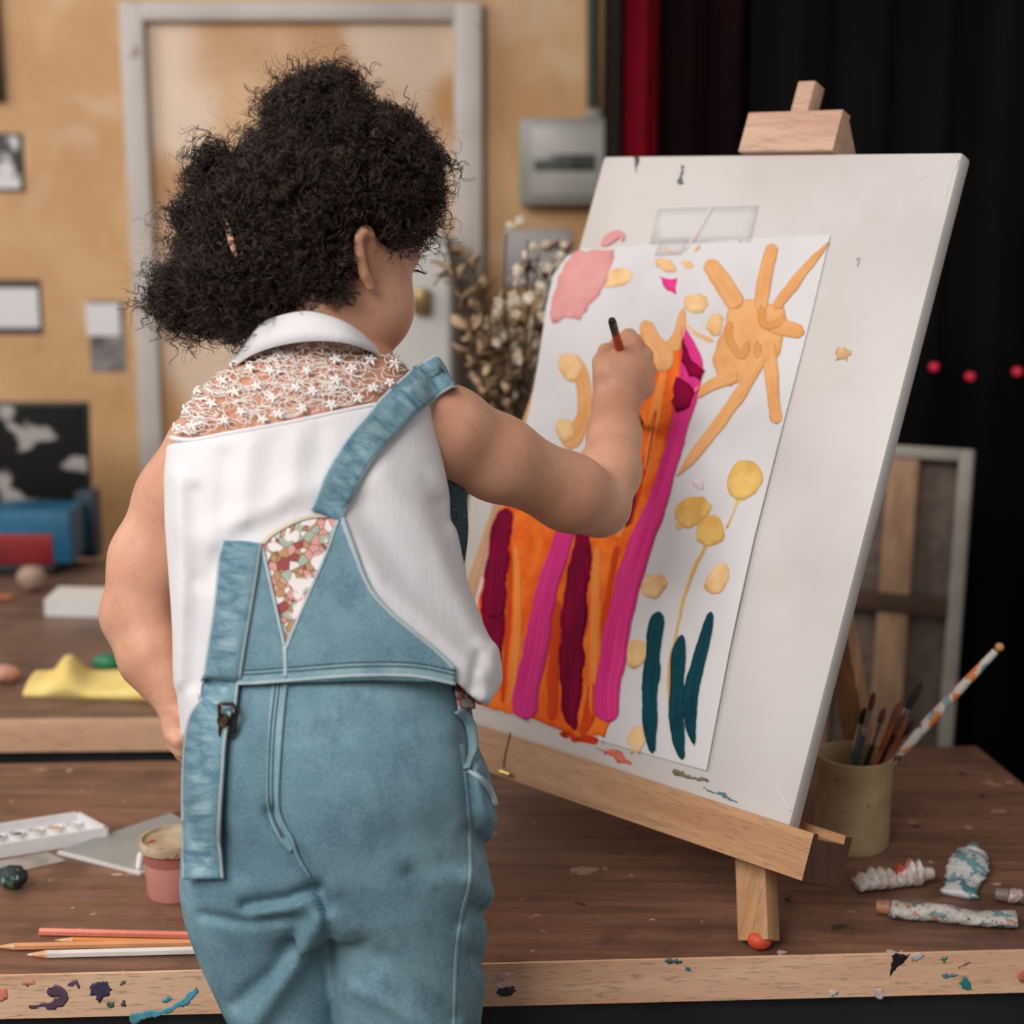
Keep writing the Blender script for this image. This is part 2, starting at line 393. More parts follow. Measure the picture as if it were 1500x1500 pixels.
struct(G().box(((XP + 2.6) / 2, YP + .09, 1.4), (2.6 - XP, .06, 2.8), bev=0).add(*(lambda b: b)(([(XP, YP + .06, 0), (XP + .05, YP + .06, 0), (XP + .05, YW, 0), (XP, YW, 0), (XP, YP + .06, 2.8), (XP + .05, YP + .06, 2.8), (XP + .05, YW, 2.8), (XP, YW, 2.8)], [[0, 1, 2, 3], [7, 6, 5, 4], [0, 4, 5, 1], [1, 5, 6, 2], [2, 6, 7, 3], [3, 7, 4, 0]]))).build('wall_right', blackm, smooth=False))
# door frame on the wall: two posts, a head, the panel inside
whitep = pm('pale_paint', (200, 192, 186), (188, 178, 170), .5, 6, spots=[(16, .7, (150, 132, 116))])
YD = YW - .03
ff = G(); aL = at(173, 0, YD)[0]; bL = at(209, 0, YD)[0]; aR = at(664, 0, YD)[0]; bR = at(706, 0, YD)[0]; zt0 = at(440, 31, YD)[2]; zt1 = at(440, 2, YD)[2]
ff.box(((aL + bL) / 2, YD + .015, zt1 / 2), (bL - aL, .045, zt1), bev=.006); ff.box(((aR + bR) / 2, YD + .015, zt1 / 2), (bR - aR, .045, zt1), bev=.006)
ff.box(((aL + bR) / 2, YD + .015, (zt0 + zt1) / 2), (bR - aL, .0445, zt1 - zt0), bev=.006); struct(ff.build('trim_1', whitep))
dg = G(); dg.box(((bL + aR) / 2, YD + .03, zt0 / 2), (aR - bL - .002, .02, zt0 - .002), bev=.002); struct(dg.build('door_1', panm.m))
struct(G().box((-1.6, YW - .012, .05), (2.2, .02, .1)).build('baseboard_back', whitep))
# dark red curtain beside the doorway, maroon curtain behind the easel
def curtain(name, x0, x1, Y, amp, per, m, label, ph=0.):
    V = []; Fc = []; xs = np.linspace(x0, x1, max(12, int((x1 - x0) / per * 14)))
    for j, z in enumerate(np.linspace(.02, 2.6, 14)):
        for x in xs: V.append((x, Y + amp * math.sin((x - x0) / per * 6.283 + ph + .25 * math.sin(z * 2)) + amp * .3 * math.sin((x - x0) / per * 15 + z), z))
    k = len(xs); Fc = [[j * k + i, j * k + i + 1, (j + 1) * k + i + 1, (j + 1) * k + i] for j in range(13) for i in range(k - 1)]
    V = np.array(V); V2, F2 = solid(V, np.tile([0, -1., 0], (len(V), 1)), Fc, 0, .004)
    return tag(mesh(name, V2, F2, m), label, 'curtain')
redm = pm('red_velvet', (112, 2, 16), (88, 2, 12), .85, 5, spec=.1); marm = pm('maroon_velvet', (26, 4, 7), (17, 3, 5), .9, 3, spec=.1)
x0 = at(913, 300, 2.80)[0]; x1 = at(962, 300, 2.80)[0]; x2 = at(1092, 300, 2.8)[0]
curtain('curtain', x0, x1, 2.80, .012, .05, redm, 'narrow bright dark-red curtain edge hanging left of the easel top')
curtain('curtain', x1 + .005, x2, 2.825, .014, .07, marm, 'wide maroon curtain hanging in the dark behind the easel clamp')
curtain('curtain', x2 + .005, 1.9, 2.825, .012, .12, blackm, 'black curtain filling the dark right side of the background')
# red lamps of a light string in the dark
for i, (px, py) in enumerate(((1368, 537), (1421, 551), (1490, 544))):
    P = at(px, py, 2.74); m = MT('red_lamp'); m.bs(Base_Color=(.4, .01, .02), Emission_Color=(.55, .02, .05), Emission_Strength=.5)
    lb = ('red string lamp nearest the canvas edge in the dark', 'middle red string lamp hanging lowest of the three', 'red string lamp at the right border of the photo')[i]
    e = empty('string_lamp', P, lb, 'lamp', 'red string lamps in the dark'); G().ball(P, .0085).build('bulb', m.m, e)
    G().tube([P + [0, 0, .007], P + [0, 0, .022]], .005).tube([P + [0, 0, .02], P + [0, .05, .03], P + [0, .068, .034]], .0015).build('socket', blackm, e)
# stretched canvas seen from behind, standing on the floor against the dark curtain
barm = pm('stretcher_wood', (196, 156, 124), (170, 132, 104), .7, 8, (6, 6, 1)); linen = pm('raw_linen', (136, 120, 108), (116, 102, 92), .8, 40); edgew = pm('primed_edge', (190, 182, 172), (172, 164, 156), .6, 12)
Yc = 2.45
e = empty('stretched_canvas', (at(1340, 900, Yc)[0], Yc, 0), 'large stretched canvas turned backwards with pale edges and wooden bars', 'canvas')
xr = at(1412, 700, Yc)[0]; xl = xr - .42; zt = at(1370, 676, Yc)[2]
tl = math.radians(9); yw = math.radians(-22)
RM = Matrix.Translation((xr, Yc, 0)) @ Matrix.Rotation(yw, 4, 'Z') @ Matrix.Rotation(-tl, 4, 'X'); Hh = zt / math.cos(tl)
def cb(name, x0, x1, z0, z1, y0, y1, m, bev=.003):
    b = G(); b.box((0, 0, 0), (x1 - x0, y1 - y0, z1 - z0), bev=bev); V = np.concatenate(b.V) + [(x0 + x1) / 2, (y0 + y1) / 2, (z0 + z1) / 2]
    V = np.array([(RM @ Vector(v))[:] for v in V]); o = mesh(name, V, b.Fc, m, e); flatshade(o); return o
cb('linen_sheet', -.42, 0, 0, Hh, .030, .034, linen)
for q in ((-.022, 0, 0, Hh), (-.42, -.398, 0, Hh), (-.398, -.022, Hh - .02, Hh), (-.398, -.022, 0, .02)): cb('primed_edge', *q, 0, .029, edgew)
for q in ((-.135, -.085, .02, Hh - .02), (-.26, -.205, .02, Hh - .02), (-.375, -.33, .02, Hh - .02)): cb('vertical_bar', *q, .004, .028, barm)
zb = (at(1320, 905, Yc)[2]); cb('cross_bar', -.398, -.022, zb - .016, zb + .016, -.002, .02, pm('dark_bar', (96, 70, 54), (80, 58, 45), .7, 10))
# ---------------------------------------------------------------- things on the wall
photom = pm('photo_print', (60, 56, 56), (222, 220, 220), .4, 7, contrast=(.5, .56)); photo2 = pm('photo_print_pale', (226, 224, 226), (150, 146, 150), .4, 8, contrast=(.55, .7)); darkcard = pm('dark_card', (52, 48, 46), None, .6)
def wallpic(name, x0, y0, x1, y1, m, label, cat, border=None, rot=0):
    P = at((x0 + x1) / 2, (y0 + y1) / 2, YW - .006); e = empty(name, P, label, cat)
    wbox('print_sheet', x0, y0, x1, y1, YW - .004, .003, m, e, bev=0)
    if border: wbox('backing_card', *border, YW - .001, .0009, darkcard, e, bev=0)
wallpic('photo_print', -40, 200, 30, 276, photom, 'black and white photo print high on the gold wall at far left', 'photo', (-44, 195, 38, 282))
wallpic('photo_print', -40, 422, 58, 480, photo2, 'pale photo print with grey border below the topmost print', 'photo', (-46, 410, 64, 490))
P = at(155, 490, YW - .006); e = empty('photo_print', P, 'small photo print beside the left post of the pale door frame', 'photo')
wbox('print_sheet', 125, 445, 176, 492, YW - .004, .003, photo2, e, bev=0); wbox('backing_card', 128, 440, 186, 545, YW - .001, .0009, pm('photo_dark', (70, 64, 62), (150, 142, 140), .5, 12), e, bev=0)
tag(wbox('picture_frame', -60, -60, 5, 148, YW - .02, .02, pm('black_frame', (40, 36, 34), None, .4)), 'black framed picture cut off at the top left corner', 'picture')
tag(wbox('paper_sheet', 738, 336, 836, 420, YW - .004, .003, pm('grey_paper', (186, 180, 180), (172, 166, 168), .6, 6)), 'plain grey paper sheet pinned behind the dried flowers', 'paper')
greym = pm('grey_enamel', (158, 156, 148), (146, 146, 138), .45, 8); winm = pm('smoked_window', (58, 62, 60), (96, 96, 92), .2, 14)
P = at(832, 235, YW - .05); e = empty('fuse_box', P, 'grey electrical fuse box on the wall beside the dark curtain', 'fuse box')
wbox('housing', 760, 172, 908, 300, YW - .06, .06, greym, e, .008); wbox('cover', 778, 184, 900, 288, YW - .068, .0075, pm('grey_cover', (176, 173, 168), (166, 163, 158), .4, 8), e, .004)
wbox('breaker_window', 782, 226, 872, 250, YW - .071, .0028, winm, e, .001); wbox('pipe_socket', 858, 160, 880, 172.5, YW - .05, .04, greym, e, .004)
P = at(868, 80, YW - .03); a = at(868, 158, YW - .03); b = at(868, -120, YW - .03)
tag(G().tube([a, b], .0125, 12).build('cable_pipe', pm('dark_pipe', (44, 48, 38), (36, 38, 32), .5, 5)), 'dark vertical cable pipe running down to the grey fuse box', 'pipe')
# white rounded cabinet behind the head
enam = pm('white_enamel', (214, 213, 208), (206, 205, 200), .3, 4)
x0 = at(352, 500, 3.12)[0]; x1 = at(668, 500, 3.12)[0]; zt = at(600, 346, 3.12)[2]
P = ((x0 + x1) / 2, 3.28, 0); e = empty('cabinet', P, 'white enamel cabinet with rounded top corners behind the head', 'cabinet')
G().box((P[0], 3.3, zt / 2 + .02), (x1 - x0, .30, zt - .04), bev=.045, seg=5).build('body', enam, e)
G().box((P[0], 3.14, zt / 2 + .02), (x1 - x0 - .012, .035, zt - .06), bev=.016, seg=4).build('door', enam, e)
kn = at(617, 442, 3.1); dk = e.children[1]
G().box((kn[0], 3.112, kn[2]), (.035, .03, .05), bev=.008).build('handle', pm('brass_knob', (150, 122, 84), None, .35, metal=.7), dk)
for sx in (-1, 1): G().box((P[0] + sx * .16, 3.28, .02), (.05, .2, .042), bev=.006).build('foot', blackm, e)
# ================================================================= tables
topm = m_wood('stained_worktop', (142, 101, 81), (106, 75, 61), (1, -.025, 0), 1.3, .45, bump=.2, dark=(86, 58, 46),
              spots=[(22, .68, (172, 138, 116)), (30, .70, (64, 46, 40)), (44, .71, (190, 172, 158)), (26, .735, (140, 58, 50)), (34, .73, (96, 110, 108))])
boardm = m_wood('pale_edge_board', (234, 192, 160), (214, 166, 134), (1, -.03, 0), 1.0, .6, bump=.25)
apron = pm('black_apron', (34, 33, 34), (24, 23, 24), .5, 8, spots=[(60, .76, (120, 118, 118))])
FL = onz(0, 1429, T); FR = onz(1500, 1392, T); wd = (FR - FL) / np.linalg.norm(FR - FL); BRc = onz(1430, 1093, T); RR = onz(1500, 1150, T)
def hit(p, d, q, e2):                       # 2-D line intersection
    A = np.array([d[:2], -e2[:2]]).T; s, _ = np.linalg.solve(A, (q - p)[:2]); return p + d * s
de = RR - BRc; c_fr = hit(FL, wd, BRc, de); c_fl = FL - wd * 1.2; c_bl = BRc - wd * np.linalg.norm((c_fr - c_fl)) ; bd = .038
nb = np.array([-wd[1], wd[0], 0])           # points away from the camera
def prism(bot, z0, z1):
    V = [(x, y, z0) for x, y, *_ in bot] + [(x, y, z1) for x, y, *_ in bot]; n = len(bot)
    return V, [list(range(n))[::-1], list(range(n, 2 * n))] + [[i, (i + 1) % n, (i + 1) % n + n, i + n] for i in range(n)]
tb = empty('worktable', ((c_fl + c_bl) / 2)[:2].tolist() + [0], 'low paint-stained wooden worktable the child stands at', 'table')
G().add(*prism([c_fl + nb * .004, c_fr + nb * .004, BRc, c_bl], T - .034, T)).build('tabletop', topm, tb, smooth=False)
TH = .046
eb = G(); eb.add(*prism([c_fl, c_fr, c_fr + nb * .0038, c_fl + nb * .0038], T - TH, T - .0008)); ebo = eb.build('edge_board', boardm, tb, smooth=False)
G().add(*prism([c_fl + nb * .012, c_fr + nb * .012 - wd * .01, c_fr + nb * .06 - wd * .01, c_fl + nb * .06], T - .17, T - TH + .011)).build('apron', apron, tb, smooth=False)
for q in (c_fl + nb * .1 + wd * .1, c_fr + nb * .1 - wd * .12, BRc - nb * .09 - wd * .1, c_bl - nb * .09 + wd * .1): G().box((q[0], q[1], (T - .035) / 2), (.055, .055, T - .036), bev=.003).build('leg', apron, tb)
# paint marks left on the edge board
ebv = tree([c_fl + [0, 0, .01], c_fr + [0, 0, .01], c_fr - [0, 0, .07], c_fl - [0, 0, .07]], [[0, 1, 2, 3]])
def marks(name, bv, lst, parent):
    for col, kind, pts in lst:
        g = G(); m = pm('dried_paint', col, [x * .82 for x in col], .45, 60)
        V, Fc, _ = patch(pts, bv, .0002, .0002, 3.5, ragged=1.3) if kind == 'p' else strip(pts, bv, .0002, .0002, 5, 2.5, ragged=4.5, round_=True)
        g.add(V, Fc).build(name, m, parent, auto=False)
marks('paint_mark', ebv, [((72, 66, 96), 'p', [(131, 1446), (140, 1438), (158, 1437), (165, 1450), (160, 1460), (150, 1462), (146, 1470), (140, 1460), (133, 1456)]),
    ((108, 84, 104), 's', [(42, 1473, 5), (70, 1474, 10), (90, 1466, 14), (92, 1455, 16), (76, 1450, 18), (72, 1446, 8)]), ((108, 84, 104), 's', [(100, 1444, 6), (112, 1440, 8), (117, 1448, 4)]),
    ((92, 166, 186), 's', [(190, 1494, 12), (212, 1488, 13), (240, 1484, 9), (262, 1472, 9), (280, 1458, 12), (288, 1446, 7)]), ((92, 166, 186), 'p', oval(246, 1464, 7, 3.5, -.4)),
    ((238, 142, 112), 'p', [(-6, 1446), (8, 1446), (12, 1458), (6, 1466), (-6, 1465)]), ((226, 160, 130), 'p', oval(42, 1439, 10, 4)), ((86, 116, 104), 'p', oval(162, 1472, 6, 4, -.6)), ((70, 80, 78), 'p', oval(181, 1470, 4, 4)), ((96, 118, 108), 'p', oval(180, 1440, 4, 3)),
    ((60, 56, 58), 'p', oval(741, 1453, 15, 7, -.2)), ((205, 205, 208), 'p', oval(735, 1447, 9, 4)), ((214, 190, 172), 's', [(712, 1438, 5), (735, 1432, 8), (745, 1424, 5)]),
    ((30, 28, 30), 'p', [(1308, 1399), (1334, 1397), (1322, 1410), (1312, 1420), (1304, 1434), (1303, 1420)]), ((206, 200, 198), 'p', oval(1343, 1402, 12, 5, -.4)), ((96, 140, 160), 'p', oval(1390, 1429, 11, 4.5, -.1)), ((54, 150, 150), 'p', oval(1414, 1441, 6, 10, -.3)),
    ((96, 160, 160), 'p', oval(1383, 1405, 4, 4)), ((210, 130, 110), 's', [(1405, 1418, 3), (1412, 1412, 4), (1422, 1410, 3)]), ((214, 206, 206), 'p', oval(1288, 1456, 6, 8)), ((214, 206, 206), 'p', oval(1220, 1455, 7, 6)), ((216, 120, 100), 'p', oval(1496, 1430, 5, 8)), ((98, 116, 110), 'p', oval(985, 1408, 14, 3)), ((70, 130, 128), 'p', oval(1008, 1419, 6, 3, .5))], ebo)
# back table
T2 = T + .03; D0 = onz(0, 1054, T2); D1 = onz(230, 1052, T2); w2 = (D1 - D0) / np.linalg.norm(D1 - D0); n2 = np.array([-w2[1], w2[0], 0]); T2R = .26
a0 = D0 - w2 * 1.0; a1 = D0 + w2 * ((T2R - D0[0]) / w2[0]); dp = .93
t2 = empty('worktable', ((a0 + a1) / 2 + n2 * .45)[:2].tolist() + [0], 'second worktable with pale edge behind the near table', 'table')
G().add(*prism([a0 + n2 * .004, a1 + n2 * .004, a1 + n2 * dp, a0 + n2 * dp], T2 - .03, T2)).build('tabletop', m_wood('worktop_far', (128, 100, 84), (104, 78, 64), (1, 0, 0), 1.2, .45, bump=.2, dark=(82, 60, 50), spots=[(20, .7, (150, 126, 110))]), t2, smooth=False)
G().add(*prism([a0, a1, a1 + n2 * .0038, a0 + n2 * .0038], T2 - .047, T2 - .0008)).build('edge_board', boardm, t2, smooth=False)
G().add(*prism([a0 + n2 * .012, a1 + n2 * .012, a1 + n2 * .05, a0 + n2 * .05], T2 - .16, T2 - .036)).build('apron', apron, t2, smooth=False)
for q in (a0 + n2 * .1 + w2 * .1, a1 + n2 * .1 - w2 * .1, a1 + n2 * .83 - w2 * .1, a0 + n2 * .83 + w2 * .1): G().box((q[0], q[1], (T2 - .031) / 2), (.055, .055, T2 - .032), bev=.003).build('leg', apron, t2)
# ================================================================= easel and canvas
KS = 1.485 / 1.44
q_BR = CAM + np.array([.267, 1.44, -.599]) * KS; A_ = math.radians(43.4); LT = math.radians(22.8); CW = .465 * KS; CH = .676 * KS
ew = np.array([math.cos(A_), -math.sin(A_), 0]); nbk = np.array([math.sin(A_), math.cos(A_), 0]); eh = math.cos(LT) * np.array([0, 0, 1]) + math.sin(LT) * nbk; en = -math.sin(LT) * np.array([0, 0, 1]) + math.cos(LT) * nbk
def E3(s, h, n=0.): return q_BR - ew * s + eh * h + en * n          # s leftwards, h up the canvas, n backwards
EM = Matrix(((*(-ew[:1]), eh[0], en[0], 0), (-ew[1], eh[1], en[1], 0), (-ew[2], eh[2], en[2], 0), (0, 0, 0, 1)))
def ebox(g, s0, s1, h0, h1, n0, n1, bev=.0015, mi=0):
    b = G(); b.box((0, 0, 0), (s1 - s0, h1 - h0, n1 - n0), bev=bev); V = np.concatenate(b.V) + [(s0 + s1) / 2, (h0 + h1) / 2, (n0 + n1) / 2]
    g.add(np.array([E3(*v) for v in V]), [f[::-1] for f in b.Fc], mi); return g
beech = m_wood('beech', (196, 150, 108), (172, 124, 84), tuple(ew), 1.5, .5, bump=.5); beechv = m_wood('beech_upright', (198, 150, 108), (170, 122, 82), tuple(eh), 1.5, .5, bump=.5); beechp = m_wood('beech_pale', (206, 168, 144), (186, 144, 120), tuple(ew), 1.5, .5, bump=.6)
endg = m_wood('beech_end_grain', (112, 76, 58), (84, 54, 40), (0, 0, 1), 2.2, .7, bump=.6)
ea = empty('easel', E3(CW / 2, -.16, .05), 'beech table easel holding the large white canvas', 'easel')
TC = .021                                                            # canvas depth
LG = G(); s0, s1 = -.034, CW + .02
prof = [(-.0105, -.0075), (-.0105, -.054), (.066, -.054), (.066, -.004), (.052, -.004), (.052, -.0125), (-.001, -.0125), (-.001, -.0075)]   # grooved beam section (n, h)
V = [E3(s, h, n) for s in (s0, s1) for n, h in prof]; k = len(prof)
LG.add(V, [[i, (i + 1) % k, (i + 1) % k + k, i + k] for i in range(k)], 0); LG.add(V, [list(range(k))], 1); LG.add(V, [list(range(2 * k - 1, k - 1, -1))], 1)
ledge = LG.build('ledge', [beech, endg], ea, smooth=False)
bm_ = bmesh.new(); bm_.from_mesh(ledge.data); bmesh.ops.remove_doubles(bm_, verts=bm_.verts, dist=1e-6); bmesh.ops.recalc_face_normals(bm_, faces=bm_.faces); bm_.to_mesh(ledge.data); bm_.free()
# joint line and brass pin at the left of the ledge
jb = tree([E3(s0, .01, -.0105), E3(s1, .01, -.0105), E3(s1, -.07, -.0105), E3(s0, -.07, -.0105)], [[0, 1, 2, 3]])
V, Fc, _ = strip([(748, 1073, 2.2), (744, 1090, 2), (740, 1108, 2), (738, 1124, 2.2)], jb, -.0002, .0006, 3, 4); mesh('joint_line', V, Fc, pm('dark_joint', (40, 30, 24), None, .8), ledge)
ps = cast(jb, 738, 1127)[0]; G().tube([ps + eh * -.002 + en * .01, ps + eh * -.003 + en * -.004, ps + eh * -.003 + en * -.004 + ew * .014], .0022, 8).build('pin', pm('brass', (176, 160, 84), None, .3, metal=.8), ledge)
# front legs spread from the mast head to the table
foot = onz(1112, 1389, T); rel = foot - q_BR; fs, fh, fn = -rel @ ew, rel @ eh, rel @ en
mid = CW / 2
def bar(g, a, b, wdir, w, d):
    """rectangular bar from a to b; wdir sets its broad side"""
    a = np.array(a); b = np.array(b); t = (b - a) / np.linalg.norm(b - a); x = wdir - t * (wdir @ t); x /= np.linalg.norm(x); y = np.cross(t, x); c = .0015
    V = []
    for p in (a, b):
        for sx, sy in ((-1, -1), (1, -1), (1, 1), (-1, 1)):
            V.append(p + x * sx * w / 2 + y * sy * d / 2)
    bb = bmesh.new(); vs = [bb.verts.new(v) for v in V]
    for f in ([3, 2, 1, 0], [4, 5, 6, 7], [0, 1, 5, 4], [1, 2, 6, 5], [2, 3, 7, 6], [3, 0, 4, 7]): bb.faces.new([vs[i] for i in f])
    bmesh.ops.bevel(bb, geom=list(bb.edges), offset=c, segments=2, profile=.5, affect='EDGES'); bmesh.ops.recalc_face_normals(bb, faces=bb.faces); return g.bm(bb)
rubber = pm('red_rubber', (205, 74, 44), (190, 62, 38), .5, 30)
NL = .036
def fleg(ft, up_):
    t = (up_ - ft) / np.linalg.norm(up_ - ft); lo = ft + t * .007
    l = bar(G(), lo, up_, ew, .035, .024).build('front_leg', beechv, ea); G().ball(ft + np.array([0, 0, .0095]), .0125, 3, (1, 1, .78)).build('rubber_foot', rubber, l)

# mast with the sliding clamp on top
mast = G(); mt = at(1186, 116, E3(mid, CH + .08, .02)[1]); 
rm = onl = None
def on_canvas(px, py, n=0.):
    d = ray(px, py); s = ((q_BR + en * n - CAM) @ en) / (d @ en); P = CAM + d * s; r = P - q_BR; return -r @ ew, r @ eh
ms, mh = on_canvas(1186, 118, .012); ls, lh = on_canvas(1166, 163, .012)
ms = (ms + ls) / 2
ebox(mast, ms - .0115, ms + .0115, -.02, mh, .012, .034); mast.build('mast', beechp, ea)
cs0, ch1 = on_canvas(1235, 160, -.006); cs1, _ = on_canvas(1095, 170, -.006); _, ch0 = on_canvas(1216, 218, -.006)
cl = G(); h0 = CH + .001
prof = [(-.006, h0), (-.006, ch1), (.0118, ch1), (.0118, ch1 - .006), (.044, h0 + .012), (.044, h0)]
V = [E3(s, h, n) for s in (cs0, cs1) for n, h in prof]; k = len(prof); cl.add(V, [[i, (i + 1) % k, (i + 1) % k + k, i + k] for i in range(k)] + [list(range(k))[::-1], list(range(k, 2 * k))])
ru = E3(*on_canvas(1092, 860, NL), NL); fleg(foot, foot + (ru - foot) * 1.25)
la = E3(*on_canvas(736, 775, NL), NL); lb_ = E3(*on_canvas(698, 885, NL), NL); dl_ = lb_ - la; lf_ = la + dl_ * ((T - la[2]) / dl_[2]); fleg(lf_, la - dl_ * 2.2)
co = cl.build('top_clamp', beechp, ea, smooth=False); bm_ = bmesh.new(); bm_.from_mesh(co.data); bmesh.ops.recalc_face_normals(bm_, faces=bm_.faces); bmesh.ops.bevel(bm_, geom=list(bm_.edges), offset=.001, segments=2, profile=.5, affect='EDGES'); bm_.to_mesh(co.data); bm_.free()
# rear leg
rt = E3(mid, CH * .86, .056); P1 = at(1250, 1030, 1.80); dr = P1 - rt; rf = rt + dr * ((T + .012 - rt[2]) / dr[2])
bar(G(), rf, rt, ew, .032, .022).build('rear_leg', beechv, ea)
xb = E3(.03, .26, NL + .018), E3(CW - .02, .26, NL + .018); bar(G(), *xb, eh, .03, .010).build('cross_bar', beechv, ea)
# ---- the stretched canvas
gesso = MT('primed_canvas'); o = gesso.obj(); c = gesso.mix(gesso.ramp(gesso.noise(o, 7, 3), .4, .7), s2l((206, 200, 197)), s2l((198, 191, 187)))
c = gesso.mix(gesso.ramp(gesso.noise(o, 26, 3), .74, .77), c, s2l((176, 164, 150)))
gesso.bs(Base_Color=c, Roughness=.42); wv = gesso.n('ShaderNodeTexWave', {'bands_direction': 'Z'}, Vector=o, Scale=420., Distortion=2.).outputs[0]; gesso.bump(gesso.math('ADD', gesso.noise(o, 900, 2), gesso.math('MULTIPLY', gesso.noise(o, 12, 3), 2.)), .12, .001)
ca = empty('canvas', E3(CW / 2, 0, 0), 'big white stretched canvas standing on the easel ledge', 'canvas')
g = G(); ebox(g, 0, CW, -.0122, CH, 0, TC, bev=.0035)
cobj = g.build('stretched_cloth', gesso.m, ca)
bl = [(-14, .0)]
fb = tree([E3(-.05, -.05), E3(CW + .1, -.05), E3(CW + .1, CH + .1), E3(-.05, CH + .1)], [[0, 1, 2, 3]])
# folded corner creases and small marks on the bare canvas
cr = G(); crm = gesso.m
for pts in ([(1400, 226, 3), (1375, 245, 4), (1345, 266, 1.5)], [(1404, 234, 3), (1392, 262, 3), (1386, 290, 1)], [(1158, 1188, 3), (1140, 1160, 3.5), (1128, 1130, 1)]):
    V, Fc, _ = strip(pts, fb, -.0003, .0011, 5, 4, profile=lambda u: math.sin(math.pi * u)); G().add(V, Fc).build('corner_crease', crm, cobj, auto=False)
marks('paint_speck', fb, [((70, 62, 54), 's', [(931, 229, 5), (932, 240, 4), (933, 252, 2)]), ((96, 90, 84), 's', [(1001, 243, 3), (997, 255, 5), (994, 270, 7)]), ((222, 172, 124), 'p', [(1226, 508), (1238, 510), (1248, 519), (1240, 527), (1225, 528)]),
    ((170, 166, 162), 's', [(1258, 378, 2), (1256, 392, 2)]), ((120, 108, 78), 's', [(985, 1130, 5), (1010, 1137, 8), (1038, 1146, 7)]), ((86, 128, 138), 's', [(1030, 1154, 4), (1052, 1163, 7), (1080, 1176, 5)]), ((214, 96, 70), 's', [(872, 1096, 6), (900, 1104, 9), (925, 1120, 5)])], cobj)
# ---- the taped painting
paperm = MT('drawing_paper'); o = paperm.obj(); paperm.bs(Base_Color=paperm.mix(paperm.ramp(paperm.noise(o, 9, 3), .4, .7), s2l((212, 209, 211)), s2l((203, 199, 202))), Roughness=.6); paperm.bump(paperm.noise(o, 30, 4), .15, .003)
poly = [(852, 366), (940, 360), (1040, 354), (1130, 349), (1217, 345), (1190, 460), (1152, 610), (1107, 790), (1070, 960), (1037, 1129), (960, 1108), (884, 1086), (800, 1062), (720, 1040), (668, 1027), (695, 890), (728, 762), (757, 680), (777, 600), (803, 470), (815, 405), (832, 378)]
V, Fc, uv = patch(poly, fb, .0, .0005, 14)
rel = V - q_BR; ss = -rel @ ew; hh = rel @ eh
srt = np.array([on_canvas(*q)[0] for q in ((1217, 345), (1037, 1129))]); redge = np.interp(hh, [on_canvas(1037, 1129)[1], on_canvas(1217, 345)[1]], srt[::-1])
t = np.clip(1 - (ss - redge) / .085, 0, 1); low = np.clip(1 - np.abs(hh - .19) / .30, 0, 1)
tl_ = np.clip((ss - CW + .05) / .05, 0, 1.4) * np.clip(1 - np.abs(hh - .50) / .16, 0, 1)
V = V - en * (.0009 + .0035 * t ** 2 * low + .004 * tl_ ** 2)[:, None]
pp = mesh('painting', V, Fc, paperm.m); tag(pp, "child's painting on white paper taped over the canvas, sun and tall orange figure", 'painting'); flatshade(pp, 60)
pv = tree(V[:len(V) // 2], [f for f in Fc if max(f) < len(V) // 2])
def paintm(name, col, col2, streak=.5, rough=.4):
    """brushed paint: streaks run along the stroke (UV v), worn colour where it is thin"""
    m = MT(name); uv = m.uv(); o = m.obj()
    st = m.noise(m.map(uv, (14, 9, 1)), 1., 4, .6, .3); bl = m.noise(o, 26, 4, .6, .4)
    f = m.ramp(m.math('ADD', m.math('MULTIPLY', st, streak), m.math('MULTIPLY', bl, 1 - streak)), .34, .66)
    m.bs(Base_Color=m.mix(f, s2l(col), s2l(col2)), Roughness=rough + .2, Specular_IOR_Level=.05); m.bump(m.math('ADD', st, bl), .35, .0012); return m.m
ora = paintm('orange_paint', (252, 134, 48), (232, 84, 26), .35); pinkm = paintm('magenta_paint', (230, 66, 144), (208, 42, 122), .85); darkm = paintm('dark_magenta_paint', (146, 0, 58), (98, 0, 38), .6, .35); sunm = paintm('tan_orange_paint', (232, 176, 120), (214, 150, 92), .6, .45)
ochm = paintm('ochre_paint', (232, 194, 116), (204, 154, 76), .35, .45); tealm = paintm('teal_paint', (16, 76, 86), (8, 48, 62), .7, .35); rosem = paintm('rose_paint', (222, 160, 158), (212, 142, 142), .4, .4); palem = paintm('pale_tan_paint', (240, 204, 156), (220, 166, 106), .35, .5); redp = paintm('red_orange_paint', (226, 74, 40), (208, 52, 34), .5); lpink = paintm('white_pink_paint', (224, 212, 214), (214, 200, 204), .4)
class PG:
    def __init__(s): s.g = G(); s.uv = []
    def S(s, pts, th=.0006, cols=7, rag=1.6, off=None):
        off = .0001 if off is None and th < .0008 else .0006 if off is None else off; th = th * .55
        V, Fc, uv = strip(pts, pv, off, th, cols, 5, profile=lambda u: .55 + .45 * abs(2 * u - 1) ** 2, ragged=rag, round_=True); s.g.add(V, Fc); s.uv.append(uv); return s
    def P(s, poly, th=.0006, off=None, rag=1.0):
        off = .0001 if off is None and th < .0008 else .0013 if off is None else off; th = th * .55
        V, Fc, uv = patch(poly, pv, off, th, 7, ragged=rag); s.g.add(V, Fc); s.uv.append(uv); return s
    def B(s, name, m):
        o = mesh(name, np.concatenate(s.g.V), s.g.Fc, m, pp, uv=np.concatenate(s.uv)); return o
c7 = lambda L: [(780 + q[0] / 3.125, 320 + q[1] / 3.125, *[w / 3.125 for w in q[2:]]) for q in L]
